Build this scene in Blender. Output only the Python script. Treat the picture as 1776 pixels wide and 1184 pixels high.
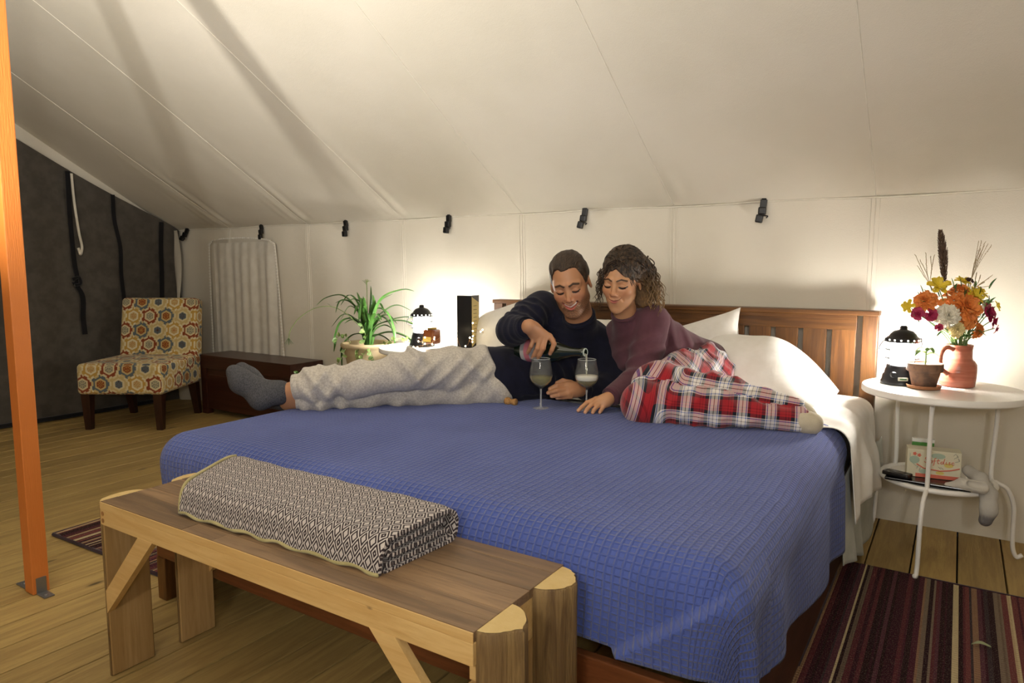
import bpy, bmesh, math, random
import numpy as np
from mathutils import Vector, Matrix
random.seed(7); RNG = np.random.default_rng(11)
for o in list(bpy.data.objects): bpy.data.objects.remove(o)
S = bpy.context.scene; C = S.collection
PI = math.pi
# ---------------------------------------------------------------- camera
FPX = 1200.0; TH = math.atan(130 / 1200); PS = math.radians(32.84); HC = 1.06
cam_d = bpy.data.cameras.new('camera'); cam_d.sensor_width = 36; cam_d.lens = FPX / 1776 * 36
cam = bpy.data.objects.new('camera', cam_d); C.objects.link(cam)
cam.location = (0, 0, HC); cam.rotation_euler = (PI / 2 - TH, 0, PS); cam_d.clip_start = 0.05
S.camera = cam
# ---------------------------------------------------------------- world (night outside the tent)
W = bpy.data.worlds.new('night'); S.world = W; W.use_nodes = True
W.node_tree.nodes['Background'].inputs[0].default_value = (0.01, 0.012, 0.02, 1)
W.node_tree.nodes['Background'].inputs[1].default_value = 0.3
# ---------------------------------------------------------------- unseen lights behind the camera: an added fill and the strobes
def lamp(name, loc, watts, radius, col):
    d = bpy.data.lights.new(name, 'POINT'); d.energy = watts; d.shadow_soft_size = radius; d.color = col
    o = bpy.data.objects.new(name, d); C.objects.link(o); o.location = loc; return o
lamp('fill_light', (-0.30, -0.85, 1.60), 92, 0.28, (1, 0.965, 0.92))  # soft fill added to brighten the front; no lamp hangs here
def spot(name, loc, aim, watts, radius, ang, col):   # strobe heads turned up at the canvas, behind the camera
    d = bpy.data.lights.new(name, 'SPOT'); d.energy = watts; d.shadow_soft_size = radius; d.color = col; d.spot_size = math.radians(ang); d.spot_blend = 1.0
    o = bpy.data.objects.new(name, d); C.objects.link(o); o.location = loc; o.rotation_euler = (Vector(aim) - Vector(loc)).to_track_quat('-Z', 'Y').to_euler(); return o
spot('bounce_lamp', (-1.35, -0.12, 1.30), (-1.95, 1.10, 2.70), 160, 0.03, 128, (1, 0.975, 0.935))
spot('bounce_lamp', (-2.24, 0.20, 1.10), (-2.50, 1.40, 2.60), 125, 0.025, 125, (1, 0.95, 0.87))
spot('bounce_lamp', (0.35, -0.35, 1.30), (-0.75, 1.40, 2.50), 88, 0.06, 150, (1, 0.975, 0.935))
S.view_settings.view_transform = 'Standard'; S.view_settings.look = 'None'
S.view_settings.exposure = -0.08; S.view_settings.gamma = 1.0; S.view_settings.use_curve_mapping = False
LANTERN_STRENGTH = 270.0

# ---------------------------------------------------------------- helpers: colour, shader expressions
def lin(c):
    if isinstance(c, str):
        c = [int(c[i:i + 2], 16) / 255 for i in (0, 2, 4)]
    return tuple((x / 12.92 if x <= 0.04045 else ((x + 0.055) / 1.055) ** 2.4) for x in c)
class X:
    nt = None
    def __init__(s, k): s.k = k
    @staticmethod
    def m(op, *a):
        n = X.nt.nodes.new('ShaderNodeMath'); n.operation = op
        for i, v in enumerate(a):
            if isinstance(v, X): X.nt.links.new(v.k, n.inputs[i])
            else: n.inputs[i].default_value = v
        return X(n.outputs[0])
    def __add__(s, o): return X.m('ADD', s, o)
    __radd__ = __add__
    def __sub__(s, o): return X.m('SUBTRACT', s, o)
    def __rsub__(s, o): return X.m('SUBTRACT', o, s)
    def __mul__(s, o): return X.m('MULTIPLY', s, o)
    __rmul__ = __mul__
    def __truediv__(s, o): return X.m('DIVIDE', s, o)
    def __gt__(s, o): return X.m('GREATER_THAN', s, o)
    def __lt__(s, o): return X.m('LESS_THAN', s, o)
    def fract(s): return X.m('FRACT', s)
    def abs(s): return X.m('ABSOLUTE', s)
    def sin(s): return X.m('SINE', s)
    def pow(s, p): return X.m('POWER', s, p)
    def max(s, o): return X.m('MAXIMUM', s, o)
    def min(s, o): return X.m('MINIMUM', s, o)
def mix(f, a, b):
    n = X.nt.nodes.new('ShaderNodeMix'); n.data_type = 'RGBA'
    for i, v in ((0, f), (6, a), (7, b)):
        if isinstance(v, X): X.nt.links.new(v.k, n.inputs[i])
        elif i == 0: n.inputs[i].default_value = v
        else: n.inputs[i].default_value = (*v, 1)
    return X(n.outputs[2])
def coords(kind='Object', scale=(1, 1, 1), rot=(0, 0, 0)):
    t = X.nt.nodes.new('ShaderNodeTexCoord'); mp = X.nt.nodes.new('ShaderNodeMapping')
    X.nt.links.new(t.outputs[kind], mp.inputs[0]); mp.inputs['Scale'].default_value = scale; mp.inputs['Rotation'].default_value = rot
    return X(mp.outputs[0])
def sep(v):
    n = X.nt.nodes.new('ShaderNodeSeparateXYZ'); X.nt.links.new(v.k, n.inputs[0]); return X(n.outputs[0]), X(n.outputs[1]), X(n.outputs[2])
def noise(vec=None, scale=5., detail=3., rough=.55, dist=0.):
    n = X.nt.nodes.new('ShaderNodeTexNoise'); n.inputs['Scale'].default_value = scale; n.inputs['Detail'].default_value = detail
    n.inputs['Roughness'].default_value = rough; n.inputs['Distortion'].default_value = dist
    if vec is not None: X.nt.links.new(vec.k, n.inputs['Vector'])
    return X(n.outputs['Fac'])
def voronoi(vec, scale, feature='F1'):
    n = X.nt.nodes.new('ShaderNodeTexVoronoi'); n.inputs['Scale'].default_value = scale; n.feature = feature
    X.nt.links.new(vec.k, n.inputs['Vector']); return X(n.outputs['Distance'])
def attr(name):
    n = X.nt.nodes.new('ShaderNodeAttribute'); n.attribute_name = name; return X(n.outputs['Color'])
def obj_random():
    n = X.nt.nodes.new('ShaderNodeObjectInfo'); return X(n.outputs['Random'])
def smooth01(x, a, b):
    n = X.nt.nodes.new('ShaderNodeMapRange'); n.interpolation_type = 'SMOOTHSTEP'
    X.nt.links.new(x.k, n.inputs[0]); n.inputs[1].default_value = a; n.inputs[2].default_value = b; return X(n.outputs[0])
MATS = {}
def mat(name, fn, rough=.6, metal=0., spec=.5, sheen=0., emit=None, sss=0.):
    """fn() -> (colour X or rgb, bump height X or None, bump distance)"""
    if name in MATS: return MATS[name]
    m = bpy.data.materials.new(name); m.use_nodes = True; X.nt = m.node_tree
    b = m.node_tree.nodes['Principled BSDF']
    r = fn() if callable(fn) else (lin(fn), None, 0)
    col, bump, dist = r[:3]
    if isinstance(col, X): X.nt.links.new(col.k, b.inputs['Base Color'])
    else: b.inputs['Base Color'].default_value = (*col, 1)
    if bump is not None:
        n = X.nt.nodes.new('ShaderNodeBump'); n.inputs['Distance'].default_value = dist; n.inputs['Strength'].default_value = 1
        X.nt.links.new(bump.k, n.inputs['Height']); X.nt.links.new(n.outputs[0], b.inputs['Normal'])
    if len(r) > 3: X.nt.links.new(r[3].k, b.inputs['Roughness'])
    else: b.inputs['Roughness'].default_value = rough
    b.inputs['Metallic'].default_value = metal; b.inputs['Specular IOR Level'].default_value = spec
    if sheen: b.inputs['Sheen Weight'].default_value = sheen
    if sss:
        b.inputs['Subsurface Weight'].default_value = sss; b.inputs['Subsurface Radius'].default_value = (0.012, 0.005, 0.003); b.inputs['Subsurface Scale'].default_value = 0.5
    if emit: b.inputs['Emission Color'].default_value = (*lin(emit[0]), 1); b.inputs['Emission Strength'].default_value = emit[1]
    MATS[name] = m; return m
def fabric(name, c1, c2=None, weave=900., amt=.0008, mott=14., rough=.9, sheen=.2, fold=None):
    def fn():
        p = coords('Object')
        n1 = noise(p, mott, 4); c = mix(smooth01(n1, .3, .7), lin(c1), lin(c2 or c1))
        h = noise(p, weave * .5, 1)
        if fold: h = h * .35 + noise(p, fold, 3, .5, .6) * 6.
        return c, h, amt
    return mat(name, fn, rough, sheen=sheen, spec=.25)
def wood(name, c1, c2, c3, axis=1, scale=1., rough=.5, knots=0., var=.25, bump=.0006):
    def fn():
        sc = [9. * scale] * 3; sc[axis] = .7 * scale
        p = coords('Object', tuple(sc)); r = obj_random()
        n = X.nt.nodes.new('ShaderNodeVectorMath'); n.operation = 'ADD'; X.nt.links.new(p.k, n.inputs[0])
        cb = X.nt.nodes.new('ShaderNodeCombineXYZ'); rr = r * 37.
        for i in range(3): X.nt.links.new(rr.k, cb.inputs[i])
        X.nt.links.new(cb.outputs[0], n.inputs[1]); p = X(n.outputs[0])
        g = noise(p, 3.2, 6, .62, 1.1); g2 = noise(p, 14., 3, .6)
        c = mix(smooth01(g, .32, .68), lin(c1), lin(c2)); c = mix(smooth01(g2, .5, .85) * .5, c, lin(c3))
        tone = mix(r, (1 - var,) * 3, (1 + var * .4,) * 3)
        mu = X.nt.nodes.new('ShaderNodeMix'); mu.data_type = 'RGBA'; mu.blend_type = 'MULTIPLY'; mu.inputs[0].default_value = 1
        X.nt.links.new(c.k, mu.inputs[6]); X.nt.links.new(tone.k, mu.inputs[7]); c = X(mu.outputs[2])
        if knots:
            s2 = [7.5] * 3; s2[axis] = 2.6
            q = coords('Object', tuple(s2)); n3 = X.nt.nodes.new('ShaderNodeVectorMath'); n3.operation = 'ADD'
            X.nt.links.new(q.k, n3.inputs[0]); X.nt.links.new(cb.outputs[0], n3.inputs[1])
            v = voronoi(X(n3.outputs[0]), 1.0); k = 1. - smooth01(v + g2 * .05, .05 * knots, .13 * knots)
            c = mix(k * .8, c, lin('2a1c0c'))
        return c, g2 + g * .5, bump
    return mat(name, fn, rough)

# ---------------------------------------------------------------- helpers: geometry
def camp(px, py, zc):
    """point seen at a photo pixel, at camera depth zc"""
    xc = (px - 888) / FPX * zc; yc = (592 - py) / FPX * zc
    F = zc * math.cos(TH) + yc * math.sin(TH); Z = yc * math.cos(TH) - zc * math.sin(TH)
    return np.array([xc * math.cos(PS) - F * math.sin(PS), F * math.cos(PS) + xc * math.sin(PS), HC + Z])
CR = np.array([math.cos(PS), math.sin(PS), 0]); CF = np.array([-math.sin(PS), math.cos(PS), 0]); UP = np.array([0, 0, 1.])
def merge(parts):
    V = []; F = []; n = 0
    for v, f in parts:
        v = np.asarray(v, float); V.append(v); F += [tuple(i + n for i in q) for q in f]; n += len(v)
    return np.concatenate(V), F
def wpos(o):
    p = Vector((0, 0, 0))
    while o is not None: p = p + o.location; o = o.parent
    return np.array(p)
def tag(o, label=None, cat=None, group=None, kind=None):
    if label: o['label'] = label
    if cat: o['category'] = cat
    if group: o['group'] = group
    if kind: o['kind'] = kind
    return o
def thing(name, loc, label, cat, group=None):
    o = bpy.data.objects.new(name, None); C.objects.link(o); o.location = tuple(loc); o.empty_display_size = .05
    return tag(o, label, cat, group)
def mk(name, VF, m, parent=None, smooth=False, uv=None, col=None, org=None, vcol=None, vuv=None, auto=None):
    V, F = VF; V = np.asarray(V, float)
    if parent is not None: org = wpos(parent); loc = (0, 0, 0)
    else:
        if org is None:
            lo, hi = V.min(0), V.max(0); org = np.array([(lo[0] + hi[0]) / 2, (lo[1] + hi[1]) / 2, lo[2]])
        loc = tuple(org)
    me = bpy.data.meshes.new(name); me.from_pydata((V - org).tolist(), [], F if isinstance(F, list) else F.tolist()); me.update()
    if smooth: me.polygons.foreach_set('use_smooth', [True] * len(me.polygons))
    if auto:
        try: me.set_sharp_from_angle(angle=math.radians(auto))
        except Exception: pass
    if uv is not None or vuv is not None:
        L = me.uv_layers.new(name='UVMap')
        if vuv is not None:
            idx = np.empty(len(me.loops), int); me.loops.foreach_get('vertex_index', idx); uv = np.asarray(vuv)[idx]
        L.data.foreach_set('uv', np.asarray(uv, float).ravel())
    if vcol is not None:
        A = me.color_attributes.new('Col', 'FLOAT_COLOR', 'POINT'); vc = np.ones((len(V), 4)); vc[:, :3] = vcol
        A.data.foreach_set('color', vc.ravel())
    if col is not None:
        A = me.color_attributes.new('Col', 'FLOAT_COLOR', 'CORNER'); c = np.ones((len(me.loops), 4)); k = 0
        for i, p in enumerate(me.polygons):
            c[p.loop_start:p.loop_start + p.loop_total, :3] = col[i]
        A.data.foreach_set('color', c.ravel())
    if m: me.materials.append(m)
    o = bpy.data.objects.new(name, me); C.objects.link(o)
    o.location = loc
    if parent is not None: o.parent = parent
    return o
def box(lo, hi, bev=0.):
    lo = np.array(lo, float); hi = np.array(hi, float); b = min(bev, .49 * float((hi - lo).min()))
    if b <= 0:
        V = [[(lo, hi)[i][0], (lo, hi)[j][1], (lo, hi)[k][2]] for i in (0, 1) for j in (0, 1) for k in (0, 1)]
        return np.array(V), [(0, 1, 3, 2), (4, 6, 7, 5), (0, 4, 5, 1), (2, 3, 7, 6), (0, 2, 6, 4), (1, 5, 7, 3)]
    bm = bmesh.new(); bmesh.ops.create_cube(bm, size=1)
    for v in bm.verts:
        v.co = Vector([(lo[i] + hi[i]) / 2 + v.co[i] * (hi[i] - lo[i]) for i in range(3)])
    bmesh.ops.bevel(bm, geom=list(bm.edges), offset=b, segments=2, affect='EDGES', profile=.6)
    V = np.array([v.co[:] for v in bm.verts]); bm.verts.index_update(); F = [tuple(v.index for v in f.verts) for f in bm.faces]; bm.free()
    return V, F
def xf(VF, M):
    V = np.asarray(VF[0]); M = np.asarray(M, float); return V @ M[:3, :3].T + (M[:3, 3] if M.shape[1] > 3 else 0), VF[1]
def mv(VF, d): return np.asarray(VF[0]) + np.array(d, float), VF[1]
def rotz(a): c, s = math.cos(a), math.sin(a); return np.array([[c, -s, 0], [s, c, 0], [0, 0, 1.]])
def rotx(a): c, s = math.cos(a), math.sin(a); return np.array([[1, 0, 0], [0, c, -s], [0, s, c]])
def roty(a): c, s = math.cos(a), math.sin(a); return np.array([[c, 0, s], [0, 1, 0], [-s, 0, c]])
def nrm(v): v = np.asarray(v, float); return v / (np.linalg.norm(v) + 1e-12)
def frame(d, up=(0, 0, 1)):
    d = nrm(d); u = np.array(up, float)
    if abs(d @ u) > .97: u = np.array([1., 0, 0])
    a = nrm(np.cross(u, d)); b = np.cross(d, a); return a, b, d
def lathe(prof, n=32, cap=True):
    V = []; F = []; m = len(prof)
    for r, z in prof:
        for k in range(n): t = 2 * PI * k / n; V.append((r * math.cos(t), r * math.sin(t), z))
    for i in range(m - 1):
        for k in range(n): F.append((i * n + k, i * n + (k + 1) % n, (i + 1) * n + (k + 1) % n, (i + 1) * n + k))
    if cap:
        if prof[0][0] > 1e-4: F.append(tuple(range(n))[::-1])
        if prof[-1][0] > 1e-4: F.append(tuple((m - 1) * n + k for k in range(n)))
    return np.array(V), F
def spline(pts, n=8):
    P = np.asarray(pts, float); Q = np.vstack([2 * P[0] - P[1], P, 2 * P[-1] - P[-2]]); out = []
    for i in range(1, len(Q) - 2):
        for t in np.linspace(0, 1, n, endpoint=False):
            a, b, c, d = Q[i - 1], Q[i], Q[i + 1], Q[i + 2]
            out.append(.5 * (2 * b + (c - a) * t + (2 * a - 5 * b + 4 * c - d) * t * t + (3 * b - a - 3 * c + d) * t ** 3))
    out.append(P[-1]); return np.array(out)
def tube(pts, r, n=8, caps=True, flat=None):
    P = np.asarray(pts, float); m = len(P); R = np.broadcast_to(np.asarray(r, float), (m,))
    V = []; F = []; T = np.gradient(P, axis=0); a, b, _ = frame(T[0])
    for i in range(m):
        d = nrm(T[i]); a = nrm(a - d * (a @ d)); b = np.cross(d, a)
        for k in range(n):
            t = 2 * PI * k / n; V.append(P[i] + R[i] * (a * math.cos(t) + b * math.sin(t) * (flat or 1)))
    for i in range(m - 1):
        for k in range(n): F.append((i * n + k, i * n + (k + 1) % n, (i + 1) * n + (k + 1) % n, (i + 1) * n + k))
    if caps: F += [tuple(range(n))[::-1], tuple((m - 1) * n + k for k in range(n))]
    return np.array(V), F
def grid(nu, nv, fn):
    """fn(u array, v array) -> (N,3); returns verts, faces and uv in 0..1"""
    u, v = np.meshgrid(np.linspace(0, 1, nu), np.linspace(0, 1, nv), indexing='ij'); u = u.ravel(); v = v.ravel()
    P = fn(u, v); i = np.arange(nu * nv).reshape(nu, nv)
    F = np.stack([i[:-1, :-1], i[1:, :-1], i[1:, 1:], i[:-1, 1:]], -1).reshape(-1, 4)
    return (P, F.tolist()), np.stack([u, v], 1)
def extrude(poly, d):
    """closed polygon of 3-D points pushed along vector d"""
    P = np.asarray(poly, float); n = len(P); V = np.concatenate([P, P + np.asarray(d)]);
    F = [tuple(range(n))[::-1], tuple(range(n, 2 * n))] + [(i, (i + 1) % n, n + (i + 1) % n, n + i) for i in range(n)]
    return V, F
def waves(p, seed, scale, n=7, aniso=(1, 1, 1)):
    g = np.random.default_rng(seed); out = 0
    for i in range(n):
        k = nrm(g.normal(size=3)) * scale * g.uniform(.5, 1.6) * np.array(aniso); out = out + np.cos(p @ k + g.uniform(0, 6.28))
    return out / math.sqrt(n)
def sst(x, a, b): t = np.clip((x - a) / (b - a), 0, 1); return t * t * (3 - 2 * t)
def copy_tree(o, parent=None, loc=None):
    c = o.copy(); C.objects.link(c); c.parent = parent
    if loc is not None: c.location = tuple(loc)
    for ch in list(o.children): copy_tree(ch, c)
    return c
# ---- implicit surfaces: round cones, ellipsoids, smooth unions, surface nets
def cone(p, a, b, ra, rb=None):
    rb = ra if rb is None else rb; a = np.asarray(a, float); b = np.asarray(b, float); ab = b - a
    t = np.clip(((p - a) @ ab) / (ab @ ab + 1e-12), 0, 1)
    return np.linalg.norm(p - a - t[:, None] * ab, axis=1) - (ra + (rb - ra) * t)
def ell(p, c, r, R=None):
    q = p - np.asarray(c, float)
    if R is not None: q = q @ R
    r = np.asarray(r, float); k0 = np.linalg.norm(q / r, axis=1); k1 = np.linalg.norm(q / (r * r), axis=1)
    return k0 * (k0 - 1) / (k1 + 1e-9)
def smin(a, b, k): h = np.clip(.5 + .5 * (b - a) / k, 0, 1); return b + (a - b) * h - k * h * (1 - h)
def smax(a, b, k): return -smin(-a, -b, k)
def nets(fn, lo, hi, h, blk=8):
    lo = np.asarray(lo, float); hi = np.asarray(hi, float)
    n = np.ceil((hi - lo) / (h * blk)).astype(int); N = n * blk + 1
    c = [lo[i] + (np.arange(n[i]) + .5) * h * blk for i in range(3)]
    cc = np.stack(np.meshgrid(*c, indexing='ij'), -1).reshape(-1, 3); dc = fn(cc)
    act = np.abs(dc) < h * blk * 1.35
    D = np.repeat(np.repeat(np.repeat(np.sign(dc).reshape(n), blk, 0), blk, 1), blk, 2) * 1.0
    D = np.pad(D, ((0, 1),) * 3, mode='edge')
    need = np.zeros(tuple(N), bool); A = act.reshape(n)
    for dx in (0, 1):
        for dy in (0, 1):
            for dz in (0, 1):
                e = np.zeros(tuple(n * blk + 1), bool)
                b = np.repeat(np.repeat(np.repeat(A, blk, 0), blk, 1), blk, 2)
                e[dx:dx + n[0] * blk, dy:dy + n[1] * blk, dz:dz + n[2] * blk] = b; need |= e
    idx = np.argwhere(need); D[need] = fn(lo + idx * h)
    s = D < 0; cs = sum(s[i:N[0] - 1 + i, j:N[1] - 1 + j, k:N[2] - 1 + k].astype(np.int8) for i in (0, 1) for j in (0, 1) for k in (0, 1))
    cell = np.argwhere((cs > 0) & (cs < 8)); ids = -np.ones(tuple(N - 1), int); ids[tuple(cell.T)] = np.arange(len(cell))
    acc = np.zeros((len(cell), 3)); cnt = np.zeros(len(cell)); cor = [(i, j, k) for i in (0, 1) for j in (0, 1) for k in (0, 1)]
    val = {q: D[cell[:, 0] + q[0], cell[:, 1] + q[1], cell[:, 2] + q[2]] for q in cor}
    for q in cor:
        for ax in range(3):
            if q[ax] == 0:
                r = list(q); r[ax] = 1; r = tuple(r); a, b = val[q], val[r]; m = (a < 0) != (b < 0)
                t = np.where(m, a / np.where(m, a - b, 1), 0); pt = np.tile(np.array(q, float), (len(cell), 1)); pt[:, ax] = t
                acc[m] += pt[m]; cnt[m] += 1
    V = lo + (cell + acc / cnt[:, None]) * h; F = []
    for ax in range(3):
        a = np.moveaxis(s, ax, 0); dif = a[:-1] != a[1:]; dif = np.moveaxis(dif, 0, ax); e = np.argwhere(dif)
        o1, o2 = [(1, 2), (2, 0), (0, 1)][ax]
        ok = (e[:, o1] > 0) & (e[:, o2] > 0) & (e[:, o1] < N[o1] - 1) & (e[:, o2] < N[o2] - 1); e = e[ok]
        d1 = np.zeros(3, int); d1[o1] = 1; d2 = np.zeros(3, int); d2[o2] = 1
        q = np.stack([ids[tuple((e - d1 - d2).T)], ids[tuple((e - d2).T)], ids[tuple(e.T)], ids[tuple((e - d1).T)]], 1)
        neg = s[tuple(e.T)]; q[~neg] = q[~neg][:, ::-1]; F.append(q)
    F = np.concatenate(F); F = F[(F >= 0).all(1)]
    return V, F.tolist()
# ================================================================ THE TENT
XL, XR, YB, YF, EAVE, SLOPE, YR = -5.28, 2.30, 3.24, -1.30, 1.345, 0.62, 0.97
SEAMS = [-0.31 - .857 * k for k in range(-3, 6)]
def canvas_fn():
    p = coords('Object'); n1 = noise(p, 1.3, 4); n2 = noise(p, 260., 2)
    c = mix(smooth01(n1, .3, .75), lin('e1dacb'), lin('d7d0bf'))
    return c, n2 * .25 + noise(p, 7., 3) * .9, .0035
M_CANVAS = mat('canvas', canvas_fn, .92, spec=.1)
M_SEAM = fabric('canvas_seam', 'ebe5d6', 'ddd6c6', rough=.9)
M_DARK = fabric('grey_canvas', '59544d', '4c4741', rough=.95, amt=.0006)
M_BLACKWEB = fabric('black_webbing', '17161a', '0f0f12')
M_PINE = wood('floor_pine', 'b99d60', 'a08450', '82683a', axis=1, rough=.55, knots=1.0, var=.22, bump=.0012)
# floor: base and planks one by one
fl = mk('floor', box((XL, YF, -.12), (XR, YB + .03, -.036)), mat('subfloor', '120e09', .9), org=(0, 0, -.036)); tag(fl, 'tent platform of yellow pine deck boards', kind='structure')
k0 = int(math.floor((XL - .05) / .14)); first = None
for k in range(k0, int((XR - .05) / .14) + 1):
    x0 = .05 + .14 * k
    if first is None:
        first = mk('plank', box((x0 + .0025, YF, -.034), (x0 + .1375, YB + .03, 0), .003), M_PINE, fl); base0 = x0
    else:
        c = first.copy(); C.objects.link(c); c.parent = fl; c.location.x = x0 - base0
# back wall
def wall_b(u, v):
    x = XL + (XR - XL) * u; z = EAVE * v; P = np.stack([x, np.full_like(x, YB), z], 1)
    ph = np.mod(x - SEAMS[0], .857) / .857; pk = np.exp(-(np.minimum(ph, 1 - ph) / .10) ** 2)
    dy = .006 * np.sin(ph * 2 * PI * 2 + z * 2) * sst(z, .2, 1.3) + .008 * waves(P * [1, 1, .45], 3, 3.2) + .003 * waves(P, 4, 11)
    dy += -.010 * pk * sst(z, .9, 1.34)
    dy = dy * (1 - sst(z, EAVE - .12, EAVE) * .8)
    P[:, 1] += dy - .012 * sst(-z, -.25, 0)
    return P
(VF, uv) = grid(420, 70, wall_b); wb = mk('wall_back', VF, M_CANVAS, smooth=True, org=(-1.5, YB, 0)); tag(wb, 'low cream canvas side wall of the tent behind the headboard', kind='structure')
for sx in SEAMS:
    if XL < sx < XR:
        pts = np.array([[sx, YB, z] for z in np.linspace(0.01, EAVE, 26)]); q = wall_b((pts[:, 0] - XL) / (XR - XL), pts[:, 2] / EAVE)
        parts = []
        for off in ((-.016, .004), (.016, .004), (0., .007)):
            qq = q.copy(); qq[:, 0] += off[0]; qq[:, 1] -= .001; parts.append(tube(qq, off[1] * .32, 5, flat=1.))
        mk('seam', merge(parts), M_SEAM, wb, smooth=True)
# roof, both slopes
def roof_fn(back):
    def fn(u, v):
        x = XL + (XR - XL) * u; d = (YB - YR) * v; y = YB - d if back else YF + d; z = EAVE + SLOPE * d
        P = np.stack([x, y, z], 1); ph = np.mod(x - SEAMS[0], .857) / .857
        dz = -.005 * (1 - np.sin(PI * ph) ** 2 * 1.) + .026 * waves(P * [1, 1, 1], 21, 1.7) + .009 * waves(P, 22, 4.2, aniso=(1.2, .5, .5))
        pk = np.exp(-(np.minimum(ph, 1 - ph) / .16) ** 2); near = np.exp(-(d / .35) ** 2)
        s = np.where(ph > .5, ph - 1, ph)
        dz += .006 * near * np.cos(s * 60) * pk * sst(d, 0, .06) + .005 * np.exp(-(d / .6) ** 2) * np.cos(s * 38 + 1) * pk * sst(d, 0, .1)
        dz *= sst(d, 0, .10)
        P[:, 2] += dz
        return P
    return fn
(VF, uv) = grid(420, 110, roof_fn(True)); (VF2, uv2) = grid(120, 30, roof_fn(False))
ro = mk('ceiling', merge([VF, VF2]), M_CANVAS, smooth=True, org=(-1.5, YR, EAVE)); tag(ro, 'sloping cream canvas tent roof with sewn seams', kind='structure')
for sx in SEAMS:
    if XL + .1 < sx < XR:
        v = np.linspace(0.002, 1, 50); q = roof_fn(True)(np.full(50, (sx - XL) / (XR - XL)), v); q[:, 2] -= .001
        mk('seam', tube(q, .0022, 5), M_SEAM, ro, smooth=True)
hem = np.stack([np.linspace(XL, XR, 260), np.full(260, YB - .006), np.full(260, EAVE)], 1); hem[:, 2] += .003 * np.sin(hem[:, 0] * 7.3)
mk('eave_hem', tube(hem, .004, 5), M_SEAM, ro, smooth=True)
# gable walls
def topz(y): return np.minimum(1.35 + .43 * (YB - y) + .055 * (YB - y) ** 2, 1.33 + SLOPE * np.minimum(YB - y, y - YF) + .005)
def roofz(y): return EAVE + SLOPE * np.minimum(YB - y, y - YF)
def wl(u, v):
    y = YF + (YB - .02 - YF) * u; z = topz(y) * v; P = np.stack([np.full_like(y, XL + .06), y, z], 1)
    P[:, 0] += .016 * waves(P * [1, 1.2, .8], 31, 2.6) + .016 * np.sin(y * 6 - z * 8 + 1.5 * np.sin(y * 2)) * sst(-z, -1.3, -.2) + .008 * np.sin(y * 9 + z * 13) + .004 * waves(P, 33, 9)
    return P
(VF, uv) = grid(150, 80, wl); wl_o = mk('wall_left', VF, M_DARK, smooth=True, org=(XL, 1, 0)); tag(wl_o, 'dark grey canvas end wall of the tent', kind='structure')
def wl2(u, v):
    y = YF + (YB - YF) * u; z0 = topz(y) - .06; z = z0 + (roofz(y) + .02 - z0) * v; return np.stack([np.full_like(y, XL), y, z], 1)
(VF, uv) = grid(60, 8, wl2); mk('gable_strip', VF, M_CANVAS, wl_o, smooth=True)
def onwl(y, z, off=.012):
    P = wl(np.array([(y - YF) / (YB - .02 - YF)]), np.array([z / float(topz(np.array([y]))[0])]))[0]; P[0] += off; return P
def strap(name, pts, w, m, t=.004):
    q = spline([onwl(y, z, .014) for y, z in pts], 6)
    A = []; n = len(q)
    for i in range(n): A += [q[i] + [0, -w / 2, 0], q[i] + [t, -w / 2, 0], q[i] + [t, w / 2, 0], q[i] + [0, w / 2, 0]]
    F = []
    for i in range(n - 1):
        for k in range(4): F.append((4 * i + k, 4 * i + (k + 1) % 4, 4 * i + 4 + (k + 1) % 4, 4 * i + 4 + k))
    F += [(3, 2, 1, 0), (4 * n - 4, 4 * n - 3, 4 * n - 2, 4 * n - 1)]
    return mk(name, (np.array(A), F), m, wl_o)
s1 = strap('strap', [(2.433, 1.715), (2.428, 1.4), (2.44, 1.1), (2.45, .97), (2.43, .93)], .03, M_BLACKWEB); tag(s1, 'black webbing tie strap')
s2 = strap('strap', [(2.425, .95), (2.47, .85), (2.465, .70), (2.475, .58)], .034, M_BLACKWEB)
mk('knot', merge([tube(spline([onwl(2.41, .97, .03), onwl(2.45, .985, .04), onwl(2.46, .94, .03), onwl(2.42, .93, .035)], 5), .012, 6)]), M_BLACKWEB, wl_o, smooth=True)
strap('strap', [(2.728, 1.58), (2.735, 1.4), (2.76, 1.2), (2.755, 1.0), (2.77, .75), (2.75, .4), (2.755, .05)], .028, M_BLACKWEB)
strap('strap', [(3.074, 1.40), (3.07, 1.2), (3.066, 1.0), (3.062, .7), (3.06, .4)], .035, M_BLACKWEB)
cord = spline([onwl(2.452, 1.70, .03), onwl(2.462, 1.5, .032), (onwl(2.47, 1.3, .034)), onwl(2.485, 1.2, .036), onwl(2.475, 1.145, .036), onwl(2.463, 1.19, .03)], 7)
mk('tie_cord', tube(cord, .009, 6), M_SEAM, wl_o, smooth=True)
q = spline([onwl(y, .02, .02) for y in np.linspace(YF + .05, 3.0, 24)], 2)
mk('base_shadow', tube(q, .016, 6), M_BLACKWEB, wl_o, smooth=True)  # black tube standing in for the dark shadow along the wall base
# corner flap and the two unseen walls
def flap(u, v):
    z = 1.34 * v; x = XL + .02 + (.17 + .05 * np.sin(v * 9)) * u * (.55 + .45 * (1 - v)); y = YB - .05 - .03 * np.sin(u * 5 + v * 7) * (1 - v) - .02 * u; return np.stack([x, y, z], 1)
(VF, uv) = grid(14, 40, flap); mk('corner_flap', VF, M_CANVAS, wb, smooth=True)
wf = mk('wall_front', box((XL, YF - .02, 0), (XR, YF, EAVE)), M_CANVAS); tag(wf, 'cream canvas wall behind the camera', kind='structure')
V, F = extrude([(XR, YF, 0), (XR, YB, 0), (XR, YB, EAVE), (XR, YR, roofz(YR)), (XR, YF, EAVE)], (.02, 0, 0))
wr = mk('wall_right', (V, F), M_CANVAS); tag(wr, 'cream canvas end wall out of view', kind='structure')
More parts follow.
